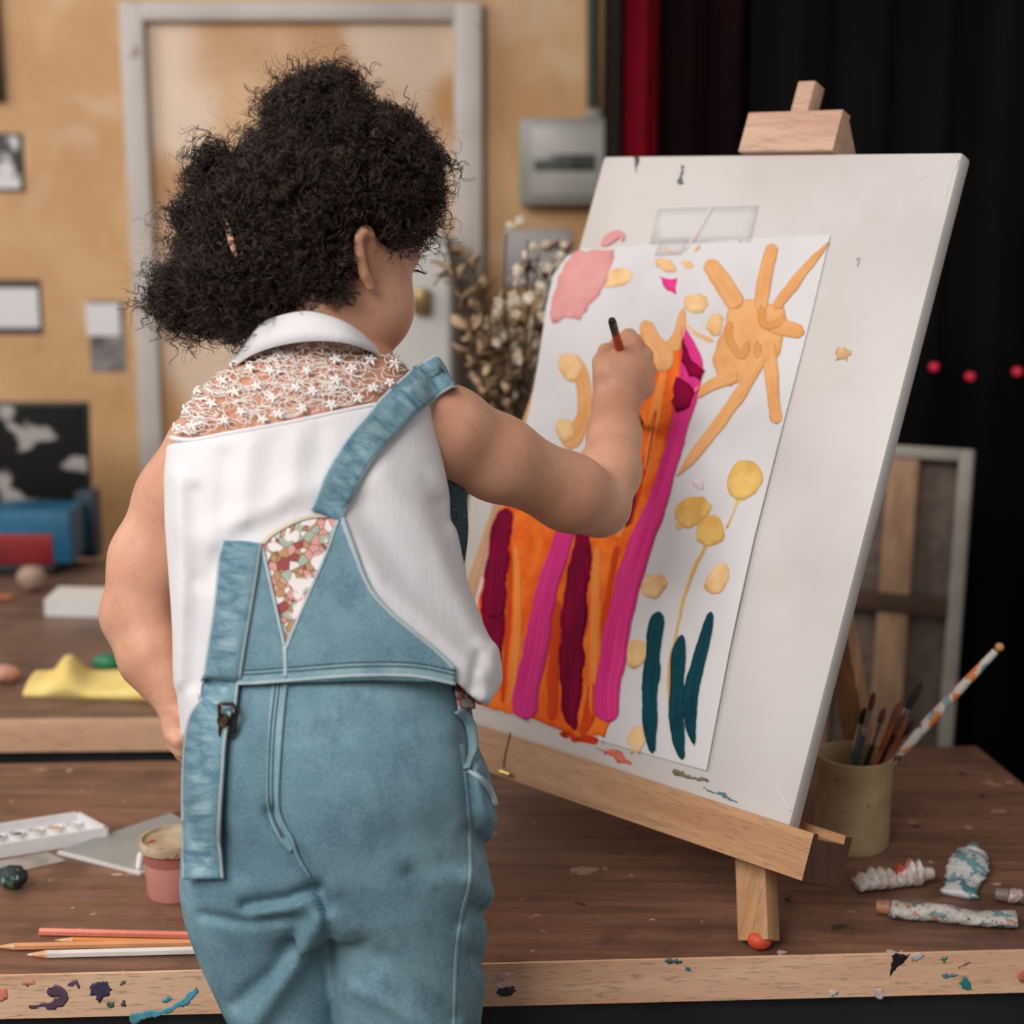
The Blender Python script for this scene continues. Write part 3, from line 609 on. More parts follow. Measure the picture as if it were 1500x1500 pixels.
PG().P([(940, 474), (948, 488), (958, 503), (972, 508), (986, 505), (994, 480), (1000, 458), (1003, 480), (999, 520), (994, 560), (984, 620), (972, 672), (950, 745), (926, 810), (905, 900), (893, 1000), (893, 1060), (884, 1088), (845, 1078), (800, 1061), (720, 1038), (672, 1025), (694, 905), (732, 752), (738, 738), (800, 728), (880, 700), (925, 600)]).B('orange_field', ora)
PG().S([(944, 470, 14), (956, 500, 26), (970, 520, 34), (968, 545, 30)], .0009).S([(1001, 452, 5), (996, 485, 16), (984, 515, 24)], .0009).B('tan_shoulder', sunm)
lor = paintm('light_orange_paint', (250, 160, 86), (242, 130, 50), .8); ror = paintm('red_orange_streak', (222, 80, 30), (206, 62, 24), .8)
for k, m_ in (([(757, 800, 6), (758, 900, 12), (750, 1030, 8)], lor), ([(876, 800, 8), (872, 900, 14), (868, 1050, 8)], lor), ([(936, 660, 8), (925, 720, 16), (905, 790, 10)], lor), ([(972, 540, 10), (960, 610, 16), (946, 690, 8)], lor), ([(748, 790, 5), (746, 880, 9), (736, 1030, 6)], ror), ([(818, 880, 8), (812, 960, 16), (808, 1055, 12)], ror), ([(868, 1000, 10), (862, 1050, 18), (850, 1076, 12)], ror), ([(960, 600, 6), (945, 680, 10), (920, 770, 8)], ror), ([(905, 800, 6), (890, 880, 10), (880, 980, 6)], ror)):
    PG().S(k, .0007, off=.0004).B('orange_streak', m_)
PG().S([(1000, 478, 5), (1010, 510, 22), (1014, 540, 34), (1004, 590, 30), (994, 630, 24), (985, 665, 24), (964, 735, 27), (938, 800, 34), (914, 880, 37), (899, 960, 38), (889, 1020, 37), (892, 1058, 30)], .0009).B('magenta_stripe', pinkm)
PG().S([(834, 765, 26), (800, 870, 31), (785, 950, 35), (772, 1010, 38), (769, 1054, 38)], .0009).B('magenta_stripe', pinkm)
PG().S([(742, 744, 24), (734, 790, 30), (728, 830, 28)], .0011, rag=3.5).S([(732, 800, 30), (727, 850, 34), (723, 905, 30)], .0013, rag=3.5, off=.0008).S([(724, 880, 36), (716, 950, 38), (708, 1000, 38), (704, 1032, 30)], .0011, rag=3.5).B('dark_magenta_stripe', darkm)
PG().S([(856, 770, 20), (850, 830, 30), (845, 885, 30)], .0011, rag=3.5).S([(848, 820, 26), (842, 900, 36), (838, 980, 34), (838, 1044, 22), (843, 1070, 5)], .0013, rag=3., off=.0008).B('dark_magenta_stripe', darkm)
PG().P(c7([(660, 720), (720, 760), (745, 800), (725, 860), (660, 890), (640, 840)]), .0012).B('dark_magenta_bow', darkm); PG().P(c7([(690, 540), (720, 640), (790, 695), (775, 745), (720, 722), (688, 660)]), .0012).B('dark_magenta_bow', darkm); PG().S([(930, 700, 5), (925, 740, 12), (918, 772, 7)], .0011).B('dark_magenta_dab', darkm)
PG().S([(820, 1074, 9), (850, 1082, 16), (880, 1086, 10)], .001).B('red_splash', redp)
PG().P(c7([(900, 400), (1000, 365), (1080, 385), (1150, 400), (1168, 470), (1140, 560), (1138, 620), (1050, 680), (985, 745), (900, 765), (845, 720), (825, 640), (850, 560), (890, 480)])).B('sun_disc', sunm)
for k in (c7([(800, 195, 70), (870, 290, 88), (945, 410, 90)]), c7([(1108, 118, 48), (1072, 230, 62), (1040, 430, 62)]), c7([(1360, 108, 12), (1240, 245, 44), (1110, 410, 46)]), c7([(1245, 525, 60), (1150, 500, 72), (1060, 470, 70)]), c7([(1120, 942, 58), (1110, 860, 58), (1098, 760, 62), (1080, 560, 66)]),
          c7([(662, 1182, 8), (720, 1110, 40), (800, 1010, 52), (950, 800, 56), (1060, 620, 60)]), c7([(742, 812, 44), (850, 752, 56), (940, 715, 60)])): PG().S(k, .0009).B('sun_ray', sunm)
PG().S(c7([(905, 470, 30), (905, 560, 34), (960, 630, 30), (990, 560, 26)]), .0012).S(c7([(1050, 400, 34), (1060, 480, 40), (1120, 480, 36), (1160, 440, 18)]), .0012).S(c7([(1030, 560, 40), (1030, 640, 30)]), .0012).B('sun_swirl', paintm('tan_dark_paint', (222, 160, 100), (206, 138, 78), .7))
b7 = lambda x, y, rx, ry, rot=0.: oval(780 + x / 3.125, 320 + y / 3.125, rx / 3.125, ry / 3.125, rot)
PG().P(b7(970, 1198, 88, 82, -.5)).S(c7([(945, 1270, 50), (936, 1300, 14), (910, 1370, 10), (885, 1420, 10)])).B('flower_bud', ochm)
PG().P(b7(732, 1342, 84, 72, -.3)).S(c7([(680, 1390, 50), (665, 1425, 14)])).B('flower_bud', ochm)
PG().P(b7(815, 1432, 72, 66, -.3)).S(c7([(810, 1470, 60), (795, 1500, 12)])).S([(1034, 800, 8), (1030, 806, 5), (1004, 870, 4), (990, 935, 4), (981, 985, 6), (983, 1040, 7), (992, 1090, 8), (997, 1112, 6)]).B('flower_bud', ochm)
for x, y, rx, ry, r in ((750, 388, 54, 50, .2), (836, 488, 40, 50, .2), (175, 680, 56, 66, .1), (150, 970, 46, 50, 0), (610, 215, 50, 28, .4)): PG().P(b7(x, y, rx, ry, r)).B('tan_dab', palem)
PG().S(c7([(320, 310, 24), (370, 275, 80), (430, 262, 76), (458, 262, 34)])).B('tan_dab', palem)
PG().S(c7([(190, 650, 60), (235, 760, 70), (235, 900, 70), (180, 1010, 90), (170, 1060, 60)])).B('tan_figure', sunm)
PG().S(c7([(600, 130, 16), (630, 150, 26), (660, 160, 14)])).S(c7([(740, 155, 14), (765, 130, 22), (770, 125, 8)])).S(c7([(680, 200, 30), (720, 215, 40), (740, 220, 14)])).B('tan_dab', palem)
PG().P(oval(958, 859, 17, 20, .4)).S([(944, 842, 5), (956, 846, 8)]).B('tan_dab', palem); PG().P(oval(1051, 848, 14, 27, .45)).B('tan_dab', palem); PG().P(oval(933, 957, 20, 21)).B('tan_dab', palem); PG().P(oval(933, 1084, 14, 22, .2)).B('tan_dab', palem)
PG().P(c7([(200, 150), (375, 142), (362, 220), (322, 330), (262, 400), (215, 462), (150, 452), (95, 485), (78, 440), (102, 340), (142, 220)])).B('rose_patch', rosem)
V, Fc, uv = strip(c7([(320, 130, 20), (355, 95, 44), (405, 75, 30), (412, 110, 12)]), fb, .001, .0008, 5, 4, ragged=1., round_=True); mesh('rose_swirl', V, Fc, rosem, pp, uv=uv)
PG().P(c7([(580, 265), (630, 280), (665, 275), (650, 315), (662, 350), (615, 322)])).B('magenta_star', pinkm)
PG().S(c7([(700, 470, 8), (740, 520, 18), (830, 560, 22)])).B('tan_dab', palem)
PG().P(b7(762, 1215, 22, 30, -.2)).B('white_dab', lpink)
PG().S([(966, 896, 10), (962, 915, 22), (957, 960, 23), (953, 1010, 23), (953, 1060, 21), (956, 1104, 9)], .001).B('teal_stem', tealm)
PG().S([(1000, 930, 6), (995, 955, 20), (992, 1000, 19), (990, 1040, 20), (994, 1080, 18), (1000, 1113, 8)], .001).B('teal_stem', tealm)
PG().S([(1042, 896, 7), (1034, 930, 16), (1022, 975, 20), (1013, 1020, 22), (1012, 1060, 18), (1018, 1092, 5)], .001).B('teal_stem', tealm)
tape = MT('clear_tape'); tape.bs(Base_Color=(.8, .78, .77, 1), Roughness=.18, Alpha=.28)
V, Fc, _ = patch([(964, 306), (1112, 301), (1100, 356), (952, 358)], fb, .0012, .0002, 14); mesh('tape', V, Fc, tape.m, pp)
V, Fc, _ = patch([(968, 352), (1010, 350), (1000, 374), (960, 376)], fb, .0022, .0002, 14); mesh('tape', V, Fc, tape.m, pp)
V, Fc, _ = strip([(1044, 303, 3), (1024, 340, 3), (1004, 368, 3)], fb, .0014, .0005, 3, 6); mesh('tape_crease', V, Fc, lpink, pp)
# ================================================================= things on the tables
# ---- golden tin of brushes
tin = MT('gold_tin'); o = tin.obj(); c = tin.mix(tin.ramp(tin.noise(o, 20, 4), .35, .65), s2l((214, 190, 152)), s2l((190, 164, 124)))
c = tin.mix(tin.ramp(tin.noise(o, 150, 2), .7, .73), c, s2l((60, 54, 38))); c = tin.mix(tin.ramp(tin.noise(tin.map(o, (1, 1, 1), (1, 2, 0)), 90, 2), .73, .75), c, s2l((214, 206, 190)))
tin.bs(Base_Color=c, Roughness=.42, Metallic=.2)
pc = onz(1248, 1262, T); pc = pc + np.array([0, .052, 0]); pc[0] = at(1249, 1180, pc[1])[0]; R_ = .0425; HC = at(1249, 1104, pc[1])[2] - T
cu = empty('brush_tin', (pc[0], pc[1], T), 'golden paint-flecked tin holding brushes behind the easel ledge', 'tin')
G().lathe([(R_ * .96, 0), (R_, .003), (R_, HC - .002), (R_ + .0012, HC), (R_ - .001, HC + .0005), (R_ - .0018, HC - .003), (R_ - .0022, .004), (.001, .0035)], (pc[0], pc[1], T)).build('tin_body', tin.m, cu)
woodh = pm('worn_handle', (150, 84, 52), (112, 66, 44), .5, 60); greyh = pm('grey_handle', (124, 124, 122), (96, 98, 98), .5, 60); blackh = pm('black_handle', (34, 30, 30), None, .35); tealh = pm('teal_handle', (40, 92, 100), (30, 70, 80), .4, 60); redh = pm('red_handle', (150, 40, 26), None, .35)
silver = pm('ferrule_metal', (196, 196, 196), (150, 146, 140), .3, 90, metal=.85); copper = pm('copper_ferrule', (178, 106, 72), (140, 80, 54), .35, 90, metal=.7); hog = pm('brown_bristle', (120, 66, 44), (88, 48, 34), .8, 200, (1, 1, .1)); dkb = pm('dark_bristle', (40, 32, 30), (26, 22, 22), .8, 200)
spl = MT('paint_covered_handle'); o = spl.obj(); n_ = spl.noise(o, 55, 3)
c = spl.mix(spl.ramp(n_, .42, .46), s2l((212, 122, 62)), s2l((206, 196, 186))); c = spl.mix(spl.ramp(spl.noise(o, 70, 3, .5, .5), .56, .6), c, s2l((130, 150, 156))); c = spl.mix(spl.ramp(spl.noise(spl.map(o, (1, 1, 1), (0, 1, 2)), 60, 3), .6, .63), c, s2l((96, 70, 62))); spl.bs(Base_Color=c, Roughness=.5)
def brush(label, b0, tip, dY, r, handle, ferr, bris, fl=.03, bl=.025, flat=1., group=None):
    """brush standing bristles-up: b0 = offset in the tin, tip = picture point of the bristle end, dY = depth offset"""
    a = np.array([pc[0] + b0[0], pc[1] + b0[1], T + .009]); z = at(*tip, pc[1] + dY); d = z - a; L = np.linalg.norm(d); d /= L
    e = empty('paintbrush', a, label, 'brush', group); P = lambda t: a + d * t
    G().tube([P(0), P(.02), P(L - fl - bl)], [r * .7, r, r], 8).build('handle', handle, e)
    if ferr: G().tube([P(L - fl - bl - .001), P(L - bl)], [r * 1.1, r * 1.3], 10).build('ferrule', ferr, e)
    if bris: G().tube([P(L - bl - .001), P(L - bl * .6), P(L - bl * .25), P(L)], [r * 1.25, r * 1.6, r * 1.3, r * .15], 10).build('bristles', bris, e)
GB = 'brushes in the golden tin'
brush('dark brush with wide black bristles rising in the middle of the tin', (-.012, .004), (1351, 998), .01, .0031, blackh, silver, dkb, .032, .036, group=GB)
brush('teal-handled brush with brown tip at the left of the tin', (-.016, -.006), (1281, 1013), -.005, .0024, tealh, silver, hog, .03, .022, group=GB)
brush('grey brush leaning along the left rim of the tin', (-.02, .006), (1268, 1036), .01, .003, greyh, silver, dkb, .03, .02, group=GB)
brush('black brush just right of the teal-handled one in the tin', (-.005, .016), (1296, 1036), .015, .0026, blackh, silver, hog, .026, .02, group=GB)
brush('wooden brush with long copper ferrule and brown bristles', (-.014, -.016), (1322, 1026), -.012, .0034, woodh, copper, hog, .034, .028, group=GB)
brush('small red-brown brush with a glossy ferrule near the tin front', (-.006, -.022), (1330, 1048), -.02, .003, woodh, copper, hog, .026, .018, group=GB)
brush('short copper brush lowest on the right of the tin rim', (-.022, -.010), (1338, 1056), -.012, .0027, redh, copper, dkb, .026, .02, group=GB)
a = np.array([pc[0] - .033, pc[1] + .004, T + .009]); z = at(1464, 948, pc[1] - .01); d = (z - a) / np.linalg.norm(z - a); L = np.linalg.norm(z - a)
e = empty('paintbrush', a, 'long thick handle crusted with orange and white paint leaning far right', 'brush', GB)
G().tube([a, a + d * L * .3, a + d * L * .52, a + d * L * .8, a + d * (L - .006)], [.0035, .0058, .0070, .0055, .0042], 12).build('handle', spl.m, e)
G().ball(a + d * L, .0052, 2).build('handle_end', pm('bare_wood_tip', (196, 146, 92), None, .5), e)
# ---- crumpled paint tubes
def tubem(name, base, c1, c2, c3, sc=60):
    m = MT(name); o = m.obj(); c = s2l(base)
    for k, (q, th) in enumerate(((c1, .53), (c2, .57), (c3, .60))):
        c = m.mix(m.ramp(m.noise(m.n('ShaderNodeVectorMath', {'operation': 'ADD'}, i0=o, i1=(2 * k + .3, 3 * k, k)).outputs[0], sc, 4, .6), th, th + .03), c, s2l(q))
    m.bs(Base_Color=c, Roughness=.42, Metallic=.1); m.bump(m.noise(o, 180, 4, .65), .8, .003); return m.m
def ptube(label, p0, p1, w, h0, h1, m, capm, crimp=0, bend=0., flatend=True, neck=True, seed=1, cap_at_start=True):
    """flattened squeezed tube between two picture points on the table"""
    r0 = np.random.default_rng(seed); A = onz(*p0, T); B = onz(*p1, T); d = B - A; L = np.linalg.norm(d); d /= L; sd = np.array([-d[1], d[0], 0])
    e = empty('paint_tube', (A + B) / 2, label, 'paint tube', 'crumpled paint tubes on the worktable'); V = []; n = 46; k = 18
    for i in range(n):
        t = i / (n - 1); hw = w * (1 + .12 * math.sin(t * 7 + seed)) * (1 if t < .85 else 1 + .12 * (t - .85) / .15); hh = (h0 + (h1 - h0) * t) * (1 + .14 * math.sin(t * 11 + seed * 2))
        if crimp: s_ = 1 + .2 * math.sin(t * crimp * 6.283); hh *= s_; hw *= .9 + .12 * s_
        if t < .04: hw *= .45 + t * 13; hh *= .6 + t * 10
        c = A + d * L * t + sd * bend * math.sin(t * math.pi) * L + np.array([0, 0, max(hh, .0012) + .0004])
        for j in range(k):
            th = 2 * math.pi * j / k; q = 1 + r0.normal(0, .05) + .06 * math.sin(i * .9 + j * 1.7 + seed); V.append(c + sd * hw * math.cos(th) * q + np.array([0, 0, 1]) * max(hh, .0012) * math.sin(th) * min(q, 1.03))
    Fc = [[i * k + j, i * k + (j + 1) % k, (i + 1) * k + (j + 1) % k, (i + 1) * k + j] for i in range(n - 1) for j in range(k)] + [list(range(k))[::-1], [(n - 1) * k + j for j in range(k)]]
    V = np.array(V); V[:, 2] = np.maximum(V[:, 2], T + .0003); mesh('tube_body', V, Fc, m, e)
    if neck:
        z = np.array([0, 0, h0 + .0005]); G().tube([A - d * .012 + z, A - d * .010 + z, A + d * .001 + z], [.0062, .0068, .0075], 14).build('cap', capm, e)
capw = pm('cap_plastic', (206, 200, 194), (180, 160, 150), .4, 60); capo = pm('orange_cap', (200, 126, 82), (150, 110, 90), .45, 80)
wht = tubem('white_tube', (214, 206, 200), (190, 176, 168), (226, 222, 220), (150, 140, 138), 40)
ptube('pleated white paint tube with red patch beside the tin', (1350, 1296), (1254, 1303), .013, .012, .007, tubem('white_red_tube', (220, 212, 206), (196, 182, 174), (208, 84, 66), (204, 200, 198), 34), capw, crimp=7, seed=3)
ptube('short teal-smeared tube standing out flat behind the long one', (1424, 1262), (1404, 1316), .019, .012, .0035, tubem('teal_tube', (206, 206, 204), (110, 150, 156), (84, 126, 140), (220, 218, 216), 48), pm('teal_cap', (96, 132, 136), (130, 150, 150), .4, 60), seed=5)
ptube('long crumpled paint-stained tube nearest the table edge', (1300, 1343), (1488, 1358), .011, .010, .007, tubem('stained_tube', (190, 184, 176), (120, 140, 144), (176, 130, 104), (92, 88, 84), 70), capo, bend=-.02, seed=8)
ptube('grey tube end cut off at the right border of the photo', (1474, 1322), (1560, 1330), .009, .008, .005, tubem('grey_tube', (168, 150, 144), (110, 92, 84), (200, 180, 172), (80, 70, 66), 60), pm('grey_cap', (120, 104, 98), None, .5), seed=9)
# ---- left side of the near table
def flatbox(g, corners, z0, z1, mi=0): return g.add(*prism(corners, z0, z1), mi)
pal = empty('watercolour_palette', onz(60, 1235, T), 'white watercolour box with paint wells at the left photo edge', 'palette')
w_m = pm('white_plastic', (226, 224, 224), (216, 213, 212), .35, 8)
A0 = onz(160, 1232, T); A1 = onz(116, 1208, T); up = (A1 - A0); lf = onz(0, 1258, T) - A0; lf /= np.linalg.norm(lf); lf = lf * .19
Hp = .017; ins = .008; u_ = up / np.linalg.norm(up); l_ = lf / np.linalg.norm(lf)
g = G(); flatbox(g, [A0, A0 + up, A0 + up + lf, A0 + lf][::-1], T + .0004, T + .006)
for a, b in ((A0, A0 + up), (A0 + up, A0 + up + lf), (A0 + up + lf, A0 + lf), (A0 + lf, A0)):
    dd = (b - a) / np.linalg.norm(b - a); nn = np.array([-dd[1], dd[0], 0]); cc = A0 + (up + lf) / 2
    if (cc - a) @ nn < 0: nn = -nn
    q = [a, b, b + nn * .004, a + nn * .004]
    if np.cross(q[1] - q[0], q[2] - q[0])[2] < 0: q = q[::-1]
    flatbox(g, q, T + .006, T + Hp)
g.build('tray', w_m, pal, smooth=False)
cols = [(196, 178, 160), (214, 150, 96), (206, 208, 204), (190, 44, 52), (170, 168, 170), (96, 110, 110), (120, 120, 118), (70, 92, 98)]
nl = np.linalg.norm(up)
for i in range(8):
    for j in range(2):
        c = A0 + l_ * (.016 + i * .0215) + u_ * (nl * (.30 + .4 * j)); f = pal
        wl = G().lathe([(.0085, 0), (.0092, .004), (.0085, .0042), (.0075, .0015), (.0001, .0013)], (c[0], c[1], T + .006), 18).build('paint_well', w_m, f)
        cc = cols[(7 - i + 3 * j) % 8]; G().ball((c[0] + .001, c[1], T + .0078), .0062, 2, (1, .9, .35)).build('paint_pan', pm('watercolour', cc, [x * .7 for x in cc], .3, 90), wl)
sk = empty('sketch_pad', onz(190, 1240, T), 'open sketch pad with grey cover lying behind the pink jar', 'sketch pad')
B = [onz(84, 1252, T), onz(205, 1283, T), onz(330, 1240, T), onz(250, 1196, T)]
flatbox(G(), B, T + .0004, T + .004).build('pages', pm('pad_pages', (220, 216, 212), (206, 202, 198), .6, 10), sk, smooth=False)
cc = sum(B) / 4; flatbox(G(), [cc + (b - cc) * .95 for b in B], T + .0042, T + .0062).build('cover', pm('grey_cover_board', (160, 160, 156), (144, 146, 144), .4, 12), sk, smooth=False)
g = G(); rA = onz(203, 1280, T) + [0, 0, .005]; rB = onz(210, 1252, T) + [0, 0, .006]; g.tube([rA, (rA + rB) / 2 + [0, 0, .004], rB], [.003, .0042, .003], 10).build('rolled_page', pm('page_roll', (232, 230, 228), None, .5), sk)
gp = [onz(0, 1285, T), onz(96, 1262, T), onz(70, 1250, T), onz(-20, 1266, T)]; tag(flatbox(G(), gp, T + .0004, T + .0016).build('paper_scrap', pm('grey_scrap', (166, 158, 148), (140, 132, 122), .7, 30), smooth=False), 'crumpled grey paper scrap in front of the watercolour box', 'paper')
# pink jar with clear lid
jc = onz(246, 1330, T) + np.array([0, .036, 0]); jr = .5 * 88 * mpp(jc); jh = at(246, 1226, jc[1])[2] - T
ja = empty('paint_jar', (jc[0], jc[1], T), 'pink paint jar with pale smeared lid left of the child', 'jar')
pj = MT('pink_jar'); z = pj.n('ShaderNodeSeparateXYZ', Vector=pj.obj()).outputs[2]; pj.bs(Base_Color=pj.mix(pj.ramp(z, T + jh * .60, T + jh * .64), s2l((204, 140, 132)), s2l((164, 100, 92))), Roughness=.3)
G().lathe([(jr * .86, .0004), (jr * .90, .003), (jr * .99, jh * .80), (jr * .99, jh * .82), (jr * .5, jh * .82)], (jc[0], jc[1], T)).build('jar_body', pj.m, ja)
G().lathe([(jr * 1.0, jh * .822), (jr * 1.10, jh * .85), (jr * 1.12, jh * .93), (jr * 1.06, jh * 1.0), (jr * .98, jh * 1.0), (jr * .95, jh * .95), (jr * .2, jh * .94)], (jc[0], jc[1], T)).build('lid', pm('smeared_lid', (196, 178, 150), (168, 146, 118), .35, 40, spots=[(46, .63, (150, 70, 56)), (60, .66, (206, 140, 120))]), ja)
# dark paint lump
dl = onz(14, 1306, T); g = G(); g.ball(dl + [0, .01, .0125], .013, 3, (1.35, 1, .95)); b_ = g.V[0]; b_ += rng.normal(0, .0006, b_.shape)
tag(g.build('tube_cap', tubem('dark_green_lump', (40, 54, 56), (76, 120, 104), (150, 156, 154), (24, 34, 44), 45), auto=False), 'dark green paint-smeared screw cap lying at the left photo edge', 'cap')
# pencils
def pencil(label, p0, p1, r, m, tipm, woodm, tip=True, zl=0.):
    A = onz(*p0, T + .003); B = onz(*p1, T + .003); A[2] = B[2] = T + r * .9 + .0004 + zl; d = (B - A) / np.linalg.norm(B - A)
    e = empty('pencil', A, label, 'pencil', 'coloured pencils at the table front')
    if tip:
        G().tube([A + d * .019, B], r, 6).build('shaft', m, e); G().tube([A + d * .004, A + d * .0195], [r * .35, r * .98], 10).build('sharpened_wood', woodm, e); G().tube([A, A + d * .0042], [r * .1, r * .36], 8).build('lead', tipm, e)
    else: G().tube([A, A + d * .0008, B], [r * .85, r, r], 6).build('shaft', m, e)
pw = pm('pencil_wood', (226, 178, 140), (212, 160, 120), .6, 90); P_ = lambda n, c: pm(n, c, [x * .94 for x in c], .35, 30)
pencil('coral pink pencil lying furthest back of the four', (58, 1366), (392, 1374), .0040, P_('coral_pencil', (226, 130, 106)), pw, pw, False)
pencil('orange pencil with pointed tip between coral and peach pencils', (80, 1378), (402, 1384), .0036, P_('orange_pencil', (232, 142, 74)), P_('orange_lead', (232, 150, 90)), pw)
pencil('peach pencil whose tip touches the left photo edge', (-6, 1388), (300, 1382), .0038, P_('peach_pencil', (226, 160, 112)), P_('peach_lead', (226, 160, 112)), pw)
pencil('white pencil lying nearest the table edge', (40, 1400), (382, 1391), .0042, P_('white_pencil', (228, 220, 214)), P_('white_lead', (230, 224, 218)), pw)
# ---- things on the far table
on2 = lambda x, y: onz(x, y, T2)
f2 = G(); pts = [on2(34, 1022), on2(232, 1028), on2(226, 984), on2(58, 984)]
yl = pm('yellow_sponge', (246, 222, 144), (236, 206, 122), .85, 30)
ye = empty('sponge_cloth', on2(130, 1010), 'folded yellow cloth lying on the second table', 'cloth')
n = 26; V = []; 
for j in range(9):
    for i in range(n):
        t = i / (n - 1); s = j / 8; p = (pts[0] * (1 - t) + pts[1] * t) * (1 - s) + (pts[3] * (1 - t) + pts[2] * t) * s
        hgt = .012 + .034 * math.exp(-((t - .31) / .11) ** 2) + .016 * max(0, (t - .45)) * 1.2; V.append(p + [0, 0, .001 + hgt * math.sin(math.pi * min(1, s * .9 + .12)) ** .6])
Fc = [[j * n + i, j * n + i + 1, (j + 1) * n + i + 1, (j + 1) * n + i] for j in range(8) for i in range(n - 1)]
V = np.array(V); k = len(V); B2 = V.copy(); B2[:, 2] = T2 + .0006; rim = [i for i in range(n)] + [j * n + n - 1 for j in range(1, 9)] + [8 * n + i for i in range(n - 2, -1, -1)] + [j * n for j in range(7, 0, -1)]
mesh('cloth', np.vstack([V, B2]), Fc + [[i + k for i in f[::-1]] for f in Fc] + [[b, a, a + k, b + k] for a, b in zip(rim, rim[1:] + rim[:1])], yl, ye)
gp = on2(150, 992); tag(G().ball(gp + [0, .03, .014], .014, 3, (1.6, 1, .95)).build('green_lump', pm('green_plastic', (36, 120, 84), None, .4)), 'small green lump peeking out behind the yellow cloth', 'lump')
bx = on2(125, 905); e = empty('paper_block', bx, 'white paper block behind the left elbow on the second table', 'paper block')
q0, q1 = on2(66, 903), on2(250, 908); q2 = q1 + np.array([.02, .09, 0]); q3 = q0 + np.array([.0, .09, 0]); flatbox(G(), [q0, q1, q2, q3], T2 + .0005, T2 + .026).build('sheets', w_m, e, smooth=False); flatbox(G(), [q0 + [0, 0, 0], q1, q2, q3], T2 + .0262, T2 + .029).build('top_sheet', pm('top_sheet', (224, 220, 214), None, .6), e, smooth=False)
g = G(); c = on2(40, 872); V0 = g.ball(c + [0, .03, .024], .026, 3, (1, .8, .88)).V[0]; V0 += rng.normal(0, .0012, V0.shape); tag(g.build('crumpled_rag', pm('rag_cloth', (176, 146, 128), (140, 112, 96), .8, 30), auto=False), 'crumpled beige rag behind the white paper block', 'rag')
c = on2(4, 1006); g = G(); V0 = g.ball(c + [0, .02, .014], .016, 3, (1.3, 1, .8)).V[0]; V0 += rng.normal(0, .0009, V0.shape); tag(g.build('crumpled_rag', pm('pink_rag', (206, 150, 128), (180, 122, 104), .8, 30), auto=False), 'small pinkish crumpled rag left of the yellow cloth', 'rag')
c = on2(-10, 882); tag(G().tube([c + [-.05, 0, .006], c + [.03, .01, .006]], .0055, 10).build('wooden_stick', pm('orange_stick', (196, 124, 66), (170, 100, 52), .5, 30)), 'short orange wooden stick at the left photo edge', 'stick')
# stack at the back of the second table
Yb = float((D0 + n2 * .80)[1]); zz = lambda y: at(60, y, Yb)[2]
def slab(name, x0, x1, y0, y1, m, label, cat, dep=.1, dy=0.):
    a = at(x0, y0, Yb + dy); b = at(x1, y1, Yb + dy); g = G(); g.box(((a[0] + b[0]) / 2, Yb + dy + dep / 2, (a[2] + b[2]) / 2), (b[0] - a[0], dep, a[2] - b[2]), bev=.003); return tag(g.build(name, m), label, cat) if label else (g, a, b)
zb = T2 + .0006; blk = pm('black_case', (24, 20, 22), None, .5)
def crate(name, x0, x1, ztop, zbot, dep, dy, m): 
    a = at(x0, 800, Yb + dy)[0]; b = at(x1, 800, Yb + dy)[0]; return G().box(((a + b) / 2, Yb + dy + dep / 2, (ztop + zbot) / 2), (b - a, dep, ztop - zbot), bev=.003)
z1 = zz(828); z2 = zz(775); z3 = zz(752)
tag(crate('x', -60, 78, z1, zb, .12, 0, 0).build('paint_case', blk), 'black case at the bottom of the stack on the second table', 'case')
e = empty('paint_box', at(40, 828, Yb + .02), 'blue and red paint box lying on the black case', 'box')
crate('x', -60, 104, z3, z1 + .0005, .11, .012, 0).build('box_body', pm('blue_box', (30, 104, 140), (24, 88, 120), .4, 12), e)
a = at(-58, 782, Yb + .011); b = at(78, 826, Yb + .011); G().box(((a[0] + b[0]) / 2, Yb + .0105, (a[2] + b[2]) / 2), (b[0] - a[0], .002, a[2] - b[2]), bev=.0005).build('red_panel', pm('red_label', (150, 34, 40), (120, 28, 34), .4, 14), e)
tag(crate('x', 80, 108, zz(770), zb, .06, .135, 0).build('bottle_carton', pm('teal_carton', (126, 186, 190), (104, 166, 172), .4, 12)), 'narrow pale teal carton standing behind the blue box', 'carton')
tag(crate('x', 112, 142, zz(742), zb, .05, .14, 0).build('dark_carton', pm('navy_carton', (38, 60, 78), (30, 46, 60), .4, 12)), 'dark navy carton at the right end of the stack', 'carton')
pt = MT('dark_painting_paint'); o = pt.obj(); f = pt.noise(pt.map(o, (1, 1, 1.6)), 7.5, 3, .5, .5); c = pt.mix(pt.ramp(f, .53, .60), s2l((14, 12, 12)), s2l((160, 154, 150))); c = pt.mix(pt.ramp(pt.noise(o, 5, 2), .62, .68), c, s2l((74, 26, 30))); pt.bs(Base_Color=c, Roughness=.6, Specular_IOR_Level=.15)
a = at(-80, 596, Yb + .16)[0]; b = at(118, 596, Yb + .16)[0]; zt = at(60, 592, Yb + .2)[2]; e = empty('dark_painting', ((a + b) / 2, Yb + .2, T2), 'dark painting with white swirl leaning above the blue paint box', 'painting')
g = G(); M_ = Matrix.Rotation(math.radians(-6), 4, 'X'); g.box(((a + b) / 2, Yb + .205, (zt + T2) / 2 + .003), (b - a, .02, zt - T2), M_, bev=.003); g.build('frame_edge', pm('dark_edge', (24, 20, 20), None, .5), e)
g = G(); g.box(((a + b) / 2, Yb + .1935, (zt + T2) / 2 + .003), (b - a - .008, .002, zt - T2 - .012), M_, bev=.0005); g.build('picture_surface', pt.m, e)
